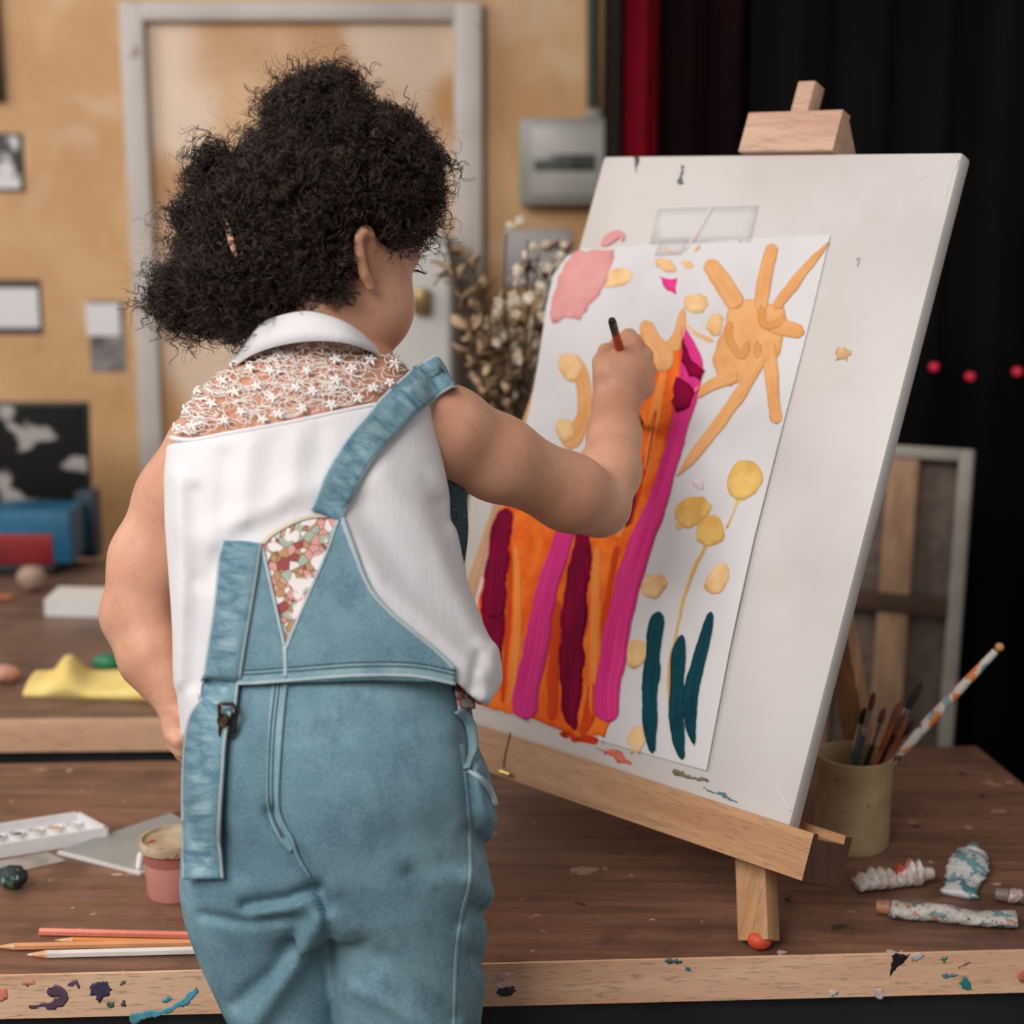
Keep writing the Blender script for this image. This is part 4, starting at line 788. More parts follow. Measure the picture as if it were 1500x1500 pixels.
# ---- dried flowers in a white vase
VY = 2.25; vc = np.array([at(750, 700, VY)[0], VY, T2]); vh = at(752, 636, VY)[2] - T2; va = empty('vase', vc, 'greyish white vase half hidden behind the raised arm', 'vase')
G().lathe([(.045, .0006), (.052, .004), (.066, vh * .25), (.070, vh * .45), (.062, vh * .75), (.036, vh * .92), (.038, vh), (.035, vh), (.032, vh * .92), (.056, vh * .72), (.058, vh * .2), (.001, .01)], vc).build('vase_body', pm('vase_glaze', (196, 192, 186), (182, 176, 170), .35, 10), va)
mouth = vc + [0, 0, vh * .86]
leafm = pm('dry_leaf', (204, 176, 142), (160, 130, 98), .8, 40); leafd = pm('dry_leaf_dark', (150, 120, 90), (92, 70, 52), .85, 40); stemm = pm('dry_stem', (82, 60, 42), (60, 44, 32), .8, 60); blom = pm('dry_blossom', (244, 232, 214), (222, 204, 178), .8, 60)
r9 = random.Random(11)
def leaf(g, p, d, L, w):
    d = d / np.linalg.norm(d); s = np.cross(d, [r9.uniform(-1, 1), r9.uniform(-1, 1), r9.uniform(-1, 1)]); s /= np.linalg.norm(s); nn = np.cross(d, s); V = []
    for i, (t, q) in enumerate(((0, .06), (.25, .75), (.5, 1), (.75, .7), (1, .05))):
        c = p + d * L * t + nn * L * .18 * math.sin(t * 3)
        V += [c - s * w * q + nn * w * .3, c - nn * .0006, c + s * w * q + nn * w * .3, c + nn * .0009]
    Fc = [[i * 4 + j, i * 4 + (j + 1) % 4, (i + 1) * 4 + (j + 1) % 4, (i + 1) * 4 + j] for i in range(4) for j in range(4)] + [[3, 2, 1, 0], [16, 17, 18, 19]]
    g.add(V, Fc)
branches = [((640, 300), 'leaf'), ((655, 350), 'leaf'), ((668, 405), 'leaf'), ((690, 372), 'leaf'), ((676, 440), 'leaf'), ((705, 410), 'leaf'), ((722, 455), 'leaf'), ((700, 470), 'leaf'), ((650, 330), 'leaf'), ((712, 440), 'leafd'), ((700, 500), 'leafd'), ((742, 342), 'bl'), ((772, 352), 'bl'), ((790, 372), 'bl'), ((815, 392), 'bl'), ((760, 400), 'bl'), ((735, 425), 'bl'), ((806, 420), 'bl'), ((785, 455), 'bl'), ((725, 470), 'bl'), ((830, 430), 'leafd'), ((770, 480), 'leafd'), ((800, 500), 'dk'), ((770, 540), 'bl'), ((730, 560), 'bl'), ((722, 590), 'bl'), ((820, 350), 'bl'), ((850, 470), 'leafd'), ((840, 540), 'dk')]
for i, ((x, y), k) in enumerate(branches):
    tip = at(x, y, VY + r9.uniform(-.06, .08)); c1 = mouth * .45 + tip * .55 + np.array([r9.uniform(-.02, .02), r9.uniform(-.02, .02), r9.uniform(-.01, .02)]); base = vc + np.array([r9.uniform(-.02, .02), r9.uniform(-.02, .02), .02])
    pts = crom([(*p,) for p in (base, mouth + np.array([r9.uniform(-.012, .012), r9.uniform(-.012, .012), 0]), c1, tip)], 16)[:, :3]
    pts = np.array([(1 - t) ** 3 * base + 3 * t * (1 - t) ** 2 * (mouth + [r9.uniform(-.001, .001), 0, .01]) + 3 * t * t * (1 - t) * c1 + t ** 3 * tip for t in np.linspace(0, 1, 16)])
    side = 'far left' if x < 680 else 'left' if x < 730 else 'middle' if x < 780 else 'right'
    kind = {'leaf': 'dried stem with curled beige leaves', 'leafd': 'dried stem with darker brown leaves', 'bl': 'dried stem with small cream blossoms', 'dk': 'dark twiggy dried stem'}[k]
    e = empty('dried_stem', base, f'{kind} on the {side} of the bunch in the vase', 'dried flower', 'dried flowers in the white vase: ' + kind + ', ' + side)
    g = G(); g.tube(pts, np.linspace(.0022, .0012, 16), 6)
    for q in range(3): j = r9.randint(8, 14); dd = np.array([r9.uniform(-1, 1), r9.uniform(-1, 1), r9.uniform(-.2, 1)]) * .03; g.tube([pts[j], pts[j] + dd * .5 + [0, 0, .004], pts[j] + dd], [.0012, .001, .0007], 5)
    g.build('stem', stemm, e, auto=False)
    lg = G(); nlf = {'leaf': 12, 'leafd': 8, 'bl': 4, 'dk': 5}[k]
    for q in range(nlf):
        j = r9.randint(6, 15); dd = np.array([r9.uniform(-1, 1), r9.uniform(-1, 1), r9.uniform(-.6, 1)]); leaf(lg, pts[j] + dd * .004, dd, r9.uniform(.022, .04), r9.uniform(.006, .011))
    lg.build('leaves', leafm if k == 'leaf' else leafd, e, auto=False)
    if k in ('bl', 'leafd'):
        for q in range(6 if k == 'bl' else 2):
            j = r9.randint(11, 15); c = pts[j] + np.array([r9.uniform(-1, 1), r9.uniform(-1, 1), r9.uniform(-.8, 1)]) * .02; b = G()
            for w in range(5): an = w * 1.257; b.ball(c + np.array([math.cos(an), r9.uniform(-.7, .7), math.sin(an)]) * r9.uniform(.003, .0058), r9.uniform(.0022, .0042), 1, (1, .7, 1))
            b.ball(c, .003, 1); b.tube([c, pts[j]], .0007, 4); b.build('blossom', blom, e, auto=False)
# ================================================================= the child
def J(x, y, Y, r=0): P = at(x, y, Y); return (P, r * mpp(P))
skin = MT('skin'); o = skin.obj()
c = skin.mix(skin.ramp(skin.noise(o, 14, 4), .35, .68), s2l((210, 158, 130)), s2l((195, 139, 112))); c = skin.mix(skin.ramp(skin.noise(o, 210, 2), .5, .8, 0, .25), c, s2l((168, 108, 82)))
skin.bs(Base_Color=c, Roughness=.48, Subsurface_Weight=.12, Subsurface_Radius=(.012, .004, .002), Subsurface_Scale=.6, Specular_IOR_Level=.35); skin.bump(skin.noise(o, 700, 3), .06, .0008)
def ym(py): return float(np.interp(py, [460, 560, 700, 1000, 1150, 1500], [1.425, 1.40, 1.375, 1.335, 1.33, 1.335]))
def row(py, xl, xr, b, dY=0.):
    P = at((xl + xr) / 2, py, ym(py) + dY); return (P[2], P[0], P[1], (xr - xl) / 2 * mpp(P), b)
TOR = Loft([row(*q) for q in ((492, 405, 520, .046), (506, 372, 562, .054), (526, 338, 598, .062), (552, 302, 622, .068), (590, 266, 632, .075), (630, 248, 638, .080), (690, 242, 652, .083), (760, 243, 668, .084), (850, 250, 688, .085), (920, 256, 712, .085), (970, 257, 734, .085), (1005, 260, 738, .085), (1040, 264, 726, .083), (1095, 268, 716, .08))])
TORB = Loft([row(*q) for q in ((492, 405, 520, .046), (506, 372, 562, .054), (526, 338, 598, .062), (552, 302, 622, .068), (590, 266, 632, .075), (630, 248, 638, .080), (690, 250, 645, .080), (760, 262, 648, .078), (850, 280, 645, .074), (920, 300, 642, .074), (985, 312, 645, .074), (1060, 305, 660, .076))])
arm_r = [J(618, 610, 1.415, 54), J(655, 630, 1.425, 60), J(728, 671, 1.455, 58), J(835, 722, 1.505, 52), J(878, 741, 1.53, 44)]
fore_r = [J(878, 741, 1.53, 44), J(893, 690, 1.568, 43), J(900, 638, 1.608, 36), J(902, 594, 1.645, 33)]
arm_l = [J(290, 650, 1.42, 46), J(258, 730, 1.425, 54), J(222, 820, 1.42, 56), J(203, 900, 1.405, 53)]
fore_l = [J(203, 900, 1.405, 53), J(224, 962, 1.385, 46), J(244, 1002, 1.37, 31), J(252, 1026, 1.36, 23)]
# head frame
ya = math.radians(52); pi_ = math.radians(-20); fw = np.array([math.sin(ya) * math.cos(pi_), math.cos(ya) * math.cos(pi_), math.sin(pi_)]); rt_ = np.array([math.cos(ya), -math.sin(ya), 0]); upv = np.cross(rt_, fw)
HC_ = at(481, 347, 1.452); HR = np.stack([rt_, fw, upv], 1)
def hl(x, y, z): return HC_ + HR @ np.array([x, y, z])
def head(p):
    d = ell(p, hl(0, -.010, .012), (.070, .087, .078), HR)
    d = smin(d, ell(p, hl(0, .026, -.040), (.058, .058, .072), HR), .03)
    d = smin(d, ell(p, hl(0, .050, -.094), (.036, .034, .026), HR), .025)
    for s in (-1, 1):
        d = smin(d, ell(p, hl(s * .034, .046, -.052), (.032, .036, .036), HR), .02)
        d = smax(d, -ell(p, hl(s * .027, .092, -.010), (.014, .012, .010), HR), .012)
        d = smin(d, rcone(p, hl(s * .012, .080, .008), hl(s * .042, .066, .006), .006, .005), .012)
    d = smin(d, rcone(p, hl(0, .080, -.012), hl(0, .093, -.040), .006, .009), .010)
    d = smin(d, rcone(p, hl(-.009, .086, -.043), hl(.009, .086, -.043), .006, .006), .006)
    d = smin(d, rcone(p, hl(-.014, .078, -.066), hl(.014, .078, -.066), .005, .005), .005); d = smin(d, rcone(p, hl(-.011, .077, -.075), hl(.011, .077, -.075), .006, .006), .004)
    return d
ear_r = [J(550, 364, 1.400, 4), J(545, 346, 1.394, 5), J(533, 339, 1.388, 6), J(525, 349, 1.386, 7), J(527, 374, 1.386, 8), J(534, 402, 1.388, 8), J(543, 421, 1.393, 8)]
mir = lambda P: P - rt_ * 2 * ((P - HC_) @ rt_)
def ears(p):
    d = None
    for f in (lambda q: q, mir):
        e = chain(p, [(f(P), r) for P, r in ear_r], .003)
        e = smin(e, rcone(p, f(J(545, 362, 1.410)[0]), f(J(547, 415, 1.410)[0]), .007, .005), .004)
        e = smin(e, rcone(p, f(J(533, 352, 1.398)[0]), f(J(543, 408, 1.402)[0]), .004, .003), .004)
        e = smax(e, -rcone(p, f(J(546, 358, 1.389)[0]), f(J(549, 386, 1.392)[0]), .0052, .0035), .003)
        d = e if d is None else np.minimum(d, e)
    return d
# right fist: back of the hand to the viewer, fingers curled round the brush
def hand_r(p):
    d = rcone(p, *[v for v in (J(903, 592, 1.647)[0], J(914, 548, 1.662)[0])], 33 * .00071, 37 * .00071)
    d = smin(d, rcone(p, J(922, 530, 1.668)[0], J(938, 566, 1.665)[0], 23 * .00071, 21 * .00071), .012)
    d = smin(d, rcone(p, J(905, 560, 1.655)[0], J(890, 545, 1.650)[0], 24 * .00071, 20 * .00071), .010)
    fs_ = [[(930, 505, 1.672, 15), (921, 494, 1.700, 13), (903, 507, 1.712, 12), (898, 522, 1.706, 11)],
           [(943, 521, 1.674, 15), (938, 515, 1.706, 13), (915, 525, 1.718, 12), (903, 540, 1.708, 11)],
           [(948, 543, 1.672, 15), (944, 541, 1.702, 13), (920, 549, 1.714, 12), (906, 558, 1.704, 11)],
           [(945, 566, 1.666, 14), (942, 566, 1.693, 12), (920, 570, 1.702, 11), (908, 574, 1.694, 10)]]
    for f in fs_: d = smin(d, chain(p, [J(*q) for q in f], .003), .0035)
    d = smin(d, chain(p, [J(888, 562, 1.655, 20), J(881, 531, 1.664, 13.5), J(888, 515, 1.684, 12), J(897, 511, 1.700, 10.5)], .004), .005)
    return d
def hand_l(p):
    d = rcone(p, J(252, 1032, 1.357)[0], J(258, 1064, 1.349)[0], 21 * .00059, 22 * .00059)
    fs_ = [[(250, 1077, 1.341, 11), (262, 1085, 1.333, 11), (279, 1081, 1.336, 10), (288, 1072, 1.345, 9)], [(254, 1091, 1.343, 11), (266, 1100, 1.335, 11), (283, 1096, 1.339, 10)], [(264, 1104, 1.349, 10), (275, 1111, 1.343, 10), (289, 1107, 1.347, 9)], [(270, 1088, 1.368, 10), (282, 1100, 1.368, 10), (292, 1100, 1.370, 9)]]
    for f in fs_: d = smin(d, chain(p, [J(*q) for q in f], .003), .0018)
    d = smin(d, chain(p, [J(266, 1045, 1.345, 13), (J(277, 1060, 1.337, 11)), J(283, 1072, 1.337, 9)], .004), .003)
    x, y, _ = pix(p); d = d + .0016 * pl((x, y), [(226, 1033), (250, 1032), (276, 1024)], 2.6)
    return d
# trousers: hips and two legs
PEL = Loft([row(*q) for q in ((950, 318, 645, .080), (985, 302, 662, .087), (1040, 290, 690, .096), (1100, 284, 698, .101), (1165, 280, 716, .103), (1230, 275, 716, .101), (1290, 272, 712, .094), (1320, 280, 708, .085))], 2.2)
def leg_rows(rows, foot):
    R = [row(*q) for q in rows]; x, y = foot; z0 = R[-1][0]
    for z, a, b in ((.30, .062, .066), (.16, .056, .060), (.055, .054, .058)):
        t = (z0 - z) / (z0 - .055); R.append((z, R[len(rows) - 1][1] * (1 - t) + x * t, R[len(rows) - 1][2] * (1 - t) + y * t, a, b))
    return Loft(R, 2.1)
fxl = at(430, 1450, 1.335)[0]; fxr = at(602, 1450, 1.335)[0]
LEGL = leg_rows(((1225, 274, 484, .088), (1290, 270, 492, .086), (1335, 274, 498, .082), (1400, 299, 508, .080), (1450, 325, 515, .080), (1500, 356, 522, .080), (1560, 392, 530, .078)), (fxl, 1.34))
LEGR = leg_rows(((1225, 474, 718, .090), (1290, 464, 714, .088), (1335, 460, 715, .084), (1400, 462, 712, .080), (1500, 470, 706, .077), (1560, 478, 702, .075)), (fxr, 1.34))
wr = lambda p, s=1.: None
def folds(p, lst):
    x, y, _ = pix(p); d = 0.
    for pts, w, amp in lst: d = d + amp * pl((x, y), pts, w)
    return d * 1.3
PF = [([(360, 1326), (420, 1318), (466, 1298)], 9, .0065), ([(298, 1340), (360, 1352), (430, 1344)], 8, .004), ([(380, 1338), (440, 1326)], 14, -.004), ([(470, 1345), (430, 1420), (372, 1500)], 16, -.006), ([(440, 1352), (405, 1420), (345, 1470)], 12, .004),
      ([(398, 1190), (425, 1238), (460, 1290), (478, 1330)], 12, .006), ([(408, 1000), (404, 1190)], 22, .002), ([(470, 1300), (479, 1340), (486, 1420), (494, 1510)], 7, .0035), ([(500, 1320), (530, 1360), (548, 1420)], 14, .0025), ([(600, 1280), (650, 1335), (668, 1352)], 12, .004), ([(560, 1400), (600, 1440), (660, 1490)], 13, .0035), ([(520, 1450), (580, 1480), (640, 1520)], 12, -.003),
      ([(678, 1040), (684, 1120), (690, 1200)], 9, .004), ([(700, 1130), (712, 1180), (722, 1200)], 14, -.006), ([(688, 1215), (715, 1245), (724, 1262)], 10, .006), ([(690, 1290), (720, 1310)], 14, -.004), ([(690, 1330), (722, 1345)], 9, .004), ([(690, 1400), (720, 1420)], 10, .003), ([(290, 1200), (330, 1230), (350, 1280)], 16, .003), ([(520, 1150), (600, 1170), (660, 1150)], 60, -.004), ([(320, 1130), (350, 1200)], 40, -.003), ([(560, 1230), (640, 1220)], 30, .003)]
def pants(p):
    d = PEL(p); l = LEGL(p); r = LEGR(p); q = smin(smin(d, l, .012), smin(d, r, .012), .004); q = np.where(p[:, 2] < PEL.z[0] - .03, np.minimum(l, r), q)
    rip = .0012 * np.sin(p[:, 2] * 70 + 6 * np.sin(p[:, 0] * 16)) * np.clip((.52 - p[:, 2]) * 8, 0, 1)
    return q + folds(p, PF) + rip
BF = [([(300, 790), (370, 760), (470, 705)], 22, -.003), ([(300, 850), (340, 790), (420, 752)], 16, .003), ([(505, 765), (560, 860), (640, 930), (700, 985)], 16, -.004), ([(530, 740), (600, 850), (690, 930)], 20, .003), ([(560, 700), (640, 800), (712, 940)], 22, -.003), ([(640, 740), (672, 830), (724, 930)], 14, .0035),
      ([(262, 700), (266, 850), (262, 1000)], 10, -.003), ([(288, 720), (292, 860), (284, 1000)], 12, .0035), ([(330, 670), (322, 780)], 14, .0022), ([(400, 650), (392, 730)], 14, .0018), ([(470, 630), (462, 700)], 14, .0018), ([(365, 655), (356, 760)], 12, -.0018), ([(436, 640), (428, 720)], 12, -.0015), ([(560, 640), (620, 690), (655, 760)], 16, .0025), ([(700, 960), (690, 1010)], 8, .003), ([(725, 950), (712, 1020)], 9, -.002)]
yoke = [(346, 506), (312, 532), (274, 562), (240, 596), (222, 642), (240, 652), (330, 636), (420, 619), (520, 598), (575, 588), (598, 560), (618, 530), (600, 512), (572, 503), (545, 492), (500, 480), (455, 478), (400, 482)]
hem_x = [235, 262, 270, 282, 287, 300, 640, 652, 672, 692, 715, 732, 745]; hem_y = [1070, 1078, 1082, 1080, 1060, 995, 985, 985, 1003, 1022, 1036, 1006, 985]
def blouse_raw(p): return TOR(p, 0.) + folds(p, BF)
def sleeves(p, g): return np.minimum(chain(p, [(P, r + g) for P, r in arm_r[1:]], .004), chain(p, [(P, r + g) for P, r in arm_l], .004))
def blouse(p):
    x, y, dep = pix(p); d = blouse_raw(p); d = smax(d, (y - np.interp(x, hem_x, hem_y)) * dep / F, .003)
    pk = poly_sd(x, y, yoke) * dep / F; back = p[:, 1] - np.interp(y, [460, 560, 700], [1.425, 1.40, 1.375]) - .035
    d = smax(d, -np.maximum(pk, back), .002)
    nk = rcone(p, at(462, 540, 1.42), at(470, 420, 1.44), .046, .040); d = smax(d, -nk, .004)
    return smax(d, -sleeves(p, .0012), .004)
neck = [J(455, 520, 1.415, 66), J(466, 470, 1.425, 61), J(485, 420, 1.44, 62)]
def body(p):
    d = smin(TORB(p, -.0085), chain(p, neck, .01), .02)
    d = smin(d, head(p), .014); d = np.minimum(d, smin(d, ears(p), .003))
    d = smin(d, chain(p, arm_r, .02), .012); d = smin(d, chain(p, fore_r, .015), .009); d = smin(d, hand_r(p), .010)
    d = smin(d, chain(p, arm_l, .02), .012); d = smin(d, chain(p, fore_l, .015), .010); d = smin(d, hand_l(p), .008)
    d = smin(d, PEL(p, -.024), .02); l = np.minimum(LEGL(p, -.028), LEGR(p, -.028)); d = smin(d, l, .01)
    for fx in (fxl, fxr): d = smin(d, rcone(p, np.array([fx, 1.335, .06]), np.array([fx + .01, 1.335, .035]), .030, .028), .01); d = smin(d, rcone(p, np.array([fx, 1.32, .03]), np.array([fx + .02, 1.42, .026]), .026, .022), .012)
    return d
lo = [at(140, 900, 1.4)[0] - .02, 1.20, -.004]; hi = [at(968, 560, 1.7)[0] + .02, 1.74, HC_[2] + .13]
Vb, Qb = nets(body, lo, hi, .0027)
person = mesh('person', Vb, Qb, skin.m); tag(person, 'child seen from behind in white blouse and denim overalls, painting with raised right arm', 'person')
Vs, Qs = nets(blouse, [TOR.v[0].min() - .2, 1.22, TOR.z[0] - .02], [TOR.v[0].max() + .2, 1.56, TOR.z[-1] + .03], .0026)
Vy, Qy = nets(blouse_raw, [TOR.v[0].min() - .2, 1.22, TOR.z[0] - .02], [TOR.v[0].max() + .2, 1.56, TOR.z[-1] + .03], .005)
Vp, Qp = nets(pants, [TOR.v[0].min() - .2, 1.20, .045], [TOR.v[0].max() + .2, 1.47, PEL.z[-1] + .02], .0028)
# ---- cloth materials
cl_ = MT('white_crepe'); o = cl_.obj(); cl_.bs(Base_Color=cl_.mix(cl_.ramp(cl_.noise(o, 9, 3), .4, .7), s2l((226, 224, 227)), s2l((217, 214, 218))), Roughness=.75, Sheen_Weight=.1)
cl_.bump(cl_.math('ADD', cl_.noise(cl_.map(o, (260, 260, 26)), 1., 4, .6), cl_.math('MULTIPLY', cl_.noise(cl_.map(o, (70, 70, 5)), 1., 3), 1.2)), .22, .0016)
def denimm(name, a=(90, 128, 145), b=(120, 156, 170), d=(64, 100, 121), strap=False):
    m = MT(name); o = m.obj(); c = m.mix(m.ramp(m.noise(o, 11, 5, .6), .34, .68), s2l(a), s2l(b))
    c = m.mix(m.ramp(m.noise(m.map(o, (1, 1, .7)), 34, 5, .7), .46, .74, 0, .7), c, s2l(d))
    tw = m.n('ShaderNodeTexWave', {'bands_direction': 'X'}, Vector=m.map(o, (1, 1, 1), (0, math.radians(52), 0)), Scale=170., Distortion=3.5, Detail=3., Detail_Scale=4.).outputs[0]
    fn = m.noise(m.map(o, (900, 900, 500)), 1., 3, .7)
    g = m.math('ADD', m.math('MULTIPLY', tw, .3), m.math('MULTIPLY', fn, .95))
    c = m.mix(m.ramp(g, .45, .95, 0, .42), c, s2l((172, 196, 204))); c = m.mix(m.ramp(g, .55, .2, 0, .35), c, s2l((48, 80, 102)))
    if strap:
        uv = m.n('ShaderNodeSeparateXYZ', Vector=m.uv()); u = uv.outputs[0]; v = uv.outputs[1]
        bb = m.noise(m.map(m.uv(), (1.1, 95, 1)), 1., 3, .6, .4); mid_ = m.math('MULTIPLY', m.ramp(u, .12, .35), m.ramp(u, .9, .65))
        c = m.mix(m.math('MULTIPLY', m.ramp(bb, .46, .7), m.math('MULTIPLY', mid_, .6)), c, s2l((176, 200, 208))); c = m.mix(m.math('MULTIPLY', m.ramp(bb, .5, .36), .55), c, s2l((62, 104, 128)))
        ed = m.math('MAXIMUM', m.ramp(u, .075, .03), m.ramp(u, .925, .97)); c = m.mix(m.math('MULTIPLY', ed, .7), c, s2l((204, 214, 216)))
        m.bump(m.math('ADD', g, m.math('MULTIPLY', bb, 1.5)), .4, .0012)
    else: m.bump(m.math('ADD', g, m.math('MULTIPLY', m.noise(o, 60, 4), 1.5)), .35, .0012)
    m.bs(Base_Color=c, Roughness=.85, Specular_IOR_Level=.2); return m.m
denim = denimm('denim'); denims = denimm('denim_strap', strap=True); seamm = denimm('denim_seam', (120, 156, 170), (158, 184, 194), (84, 118, 136)); piping = denimm('denim_edge', (168, 190, 198), (196, 208, 212), (130, 156, 168)); threadm = pm('seam_thread', (84, 108, 116), (66, 90, 100), .8, 300)
bl_ = mesh('blouse', Vs, Qs, cl_.m, person); ov = mesh('overalls', Vp, Qp, denim, person)
yb = tree(Vy, Qy); pb = tree(Vp, Qp)
allb = tree(np.vstack([Vb, Vs, Vp]), np.vstack([Qb, Qs + len(Vb), Qp + len(Vb) + len(Vs)])); clb = tree(np.vstack([Vs, Vp, Vy]), np.vstack([Qs, Qp + len(Vs), Qy + len(Vs) + len(Vp)]))
def S(name, pts, bv, m, par, off=.0008, th=.0012, cols=5, **k):
    V, Fc, uv = strip(pts, bv, off, th, cols, **k); return mesh(name, V, Fc, m, par, uv=uv)
def PT(name, poly, bv, m, par, off=.0008, th=.0012, **k):
    V, Fc, uv = patch(poly, bv, off, th, **k); return mesh(name, V, Fc, m, par, uv=uv)
# ---- lace yoke: threads and little flowers over the bare skin
lacem = MT('lace_thread'); lacem.bs(Base_Color=s2l((238, 232, 228)) + (1,), Roughness=.7); lg = G(); inside = lambda x, y, m=2: poly_sd(np.array([x]), np.array([y]), yoke_l)[0] < -m
yoke_l = [(346, 510), (312, 536), (276, 566), (246, 600), (238, 640), (250, 646), (330, 631), (420, 615), (520, 594), (556, 587), (582, 560), (604, 536), (598, 519), (572, 508), (545, 498), (500, 490), (455, 487), (400, 492)]
r5 = random.Random(5); strands = []
for _ in range(460):
    x = r5.uniform(250, 610); y = r5.uniform(485, 645)
    if not inside(x, y, 0): continue
    a0 = r5.uniform(0, 6.28); R0 = r5.uniform(7, 20); sw = r5.uniform(3.2, 6.2); sg = r5.choice((-1, 1)); q = []
    for t in np.linspace(0, 1, 14): q.append((x + R0 * math.cos(a0 + sg * sw * t) * (1 + .35 * t), y + R0 * .72 * math.sin(a0 + sg * sw * t)))
    strands.append(q)
for q in strands:
    run = []
    for x, y in q + [(0, 0)]:
        P = None
        if x and inside(x, y): P, N = cast(yb, x, y)
        if P is not None: run.append(P + N * r5.uniform(-.0022, -.0012))
        else:
            if len(run) > 3: lg.tube(run, .00040, 4)
            run = []
for k in range(52):
    for tr in range(30):
        x = r5.uniform(255, 605); y = r5.uniform(492, 640)
        if inside(x, y, 7) and all((x - a) ** 2 + (y - b) ** 2 > 25 ** 2 for a, b in lg.__dict__.setdefault('fl', [])): break
    else: continue
    lg.fl.append((x, y)); rr = r5.uniform(8.5, 11); a0 = r5.uniform(0, 1.2)
    P, N = cast(yb, x, y)
    if P is None: continue
    for j in range(5):
        th = a0 + j * 1.2566; Q_, N2 = cast(yb, x + rr * math.cos(th), y + rr * .85 * math.sin(th))
        if Q_ is None: continue
        lg.tube([P + N * -.0006, P * .5 + Q_ * .5 + N * -.0004, Q_ + N * -.001], [.0007, .0016, .0005], 6)
    lg.ball(P, .0012, 1)
lace = lg.build('lace_yoke', lacem.m, bl_, auto=False); tag(lace, 'open floral lace yoke across the shoulders')
S('yoke_trim', [(246, 641, 8), (280, 644, 7), (330, 635, 7), (420, 619, 7), (520, 598, 7), (580, 587, 7)], yb, cl_.m, bl_, -.0018, .0024, profile=lambda u: .4 + .6 * math.sin(math.pi * u))

# collar: a folded band round the neck
up_ = [(362, 505, 1.425), (370, 486, 1.395), (385, 471, 1.378), (415, 460, 1.366), (455, 456, 1.362), (500, 468, 1.366), (530, 487, 1.382), (546, 506, 1.405), (548, 525, 1.44), (520, 540, 1.475), (455, 548, 1.487), (395, 530, 1.465)]
lw_ = [(338, 546, 1.428), (347, 535, 1.386), (373, 518, 1.366), (413, 505, 1.352), (460, 499, 1.346), (505, 502, 1.350), (536, 512, 1.366), (556, 522, 1.394), (564, 538, 1.43), (545, 565, 1.475), (455, 580, 1.492), (370, 565, 1.472)]
U_ = np.array([at(*q) for q in up_]); L_ = np.array([at(*q) for q in lw_])
def loop(P, n=72):
    k = len(P); t = np.linspace(0, k, n, endpoint=False); o = []
    for s in t:
        i = int(s); u = s - i; a, b, c, d = P[i - 1], P[i % k], P[(i + 1) % k], P[(i + 2) % k]; o.append(.5 * (2 * b + (c - a) * u + (2 * a - 5 * b + 4 * c - d) * u * u + (3 * b - a - 3 * c + d) * u ** 3))
    return np.array(o)
U_, L_ = loop(U_), loop(L_); ctr = U_.mean(0); rows = []
for t, o_ in ((-.75, -.011), (-.35, -.009), (0, -.004), (.02, 0), (.25, .0022), (.6, .0022), (1, .0012), (1.02, -.0004)):
    tt = abs(t) if t < 0 else t; q = U_ * (1 - tt) + L_ * tt; rad = q - ctr; rad[:, 2] = 0; rad /= np.linalg.norm(rad, axis=1)[:, None]; rows.append(q + rad * o_)
n = 72; Vc = np.vstack(rows); Fc = [[j * n + i, (j + 1) * n + i, (j + 1) * n + (i + 1) % n, j * n + (i + 1) % n] for j in range(len(rows) - 1) for i in range(n)]
co = mesh('collar', Vc, Fc, cl_.m, bl_); md = co.modifiers.new('thickness', 'SOLIDIFY'); md.thickness = .0012
# ---- overalls: back panel, lining wedge, straps, seams, pocket
linm = MT('printed_lining'); uvn = linm.uv(); vv = linm.n('ShaderNodeTexVoronoi', {'feature': 'F1'}, Vector=uvn, Scale=150.); cr_ = linm.n('ShaderNodeSeparateColor', Color=vv.outputs['Color'])
c = linm.mix(linm.ramp(cr_.outputs[0], .30, .32), s2l((238, 228, 224)), s2l((222, 160, 152))); c = linm.mix(linm.ramp(cr_.outputs[1], .62, .64), c, s2l((190, 146, 104))); c = linm.mix(linm.ramp(cr_.outputs[2], .82, .84), c, s2l((172, 184, 166))); c = linm.mix(linm.ramp(cr_.outputs[2], .14, .12), c, s2l((158, 74, 72)))
ve = linm.n('ShaderNodeTexVoronoi', {'feature': 'DISTANCE_TO_EDGE'}, Vector=uvn, Scale=150.); c = linm.mix(linm.ramp(ve.outputs[0], .055, .03, 0, .8), c, s2l((92, 58, 52)))
c = linm.mix(linm.ramp(linm.noise(uvn, 40, 2), .53, .56), c, s2l((240, 232, 230))); linm.bs(Base_Color=c, Roughness=.8)
PT('lining', [(383, 800), (400, 778), (450, 755), (502, 752), (500, 775), (424, 955), (414, 950)], clb, linm.m, ov, .0012, .0012, step=6)
S('lining_trim', [(386, 797, 6), (405, 780, 6), (450, 758, 6), (500, 755, 6)], clb, pm('cream_trim', (214, 202, 180), None, .8), ov, .0024, .0012)
bibr = [(497, 757), (504, 762), (520, 805), (540, 858), (566, 892), (600, 922), (636, 952), (664, 980), (664, 1000), (540, 996), (421, 1000), (419, 948), (440, 900)]
bibl = [(330, 800), (384, 796), (400, 868), (419, 948), (421, 1000), (345, 998), (303, 992), (306, 968), (318, 880)]
PT('back_panel', bibr, clb, denim, ov, .0014, .0026, step=7); PT('back_panel', bibl, clb, denim, ov, .0014, .0026, step=7)
S('panel_edge', [(500, 758, 7), (519, 805, 7), (540, 858, 7), (566, 892, 7), (600, 922, 7), (636, 952, 7), (664, 980, 7)], clb, piping, ov, .0022, .0028, profile=lambda u: .5 + .5 * math.sin(math.pi * u))
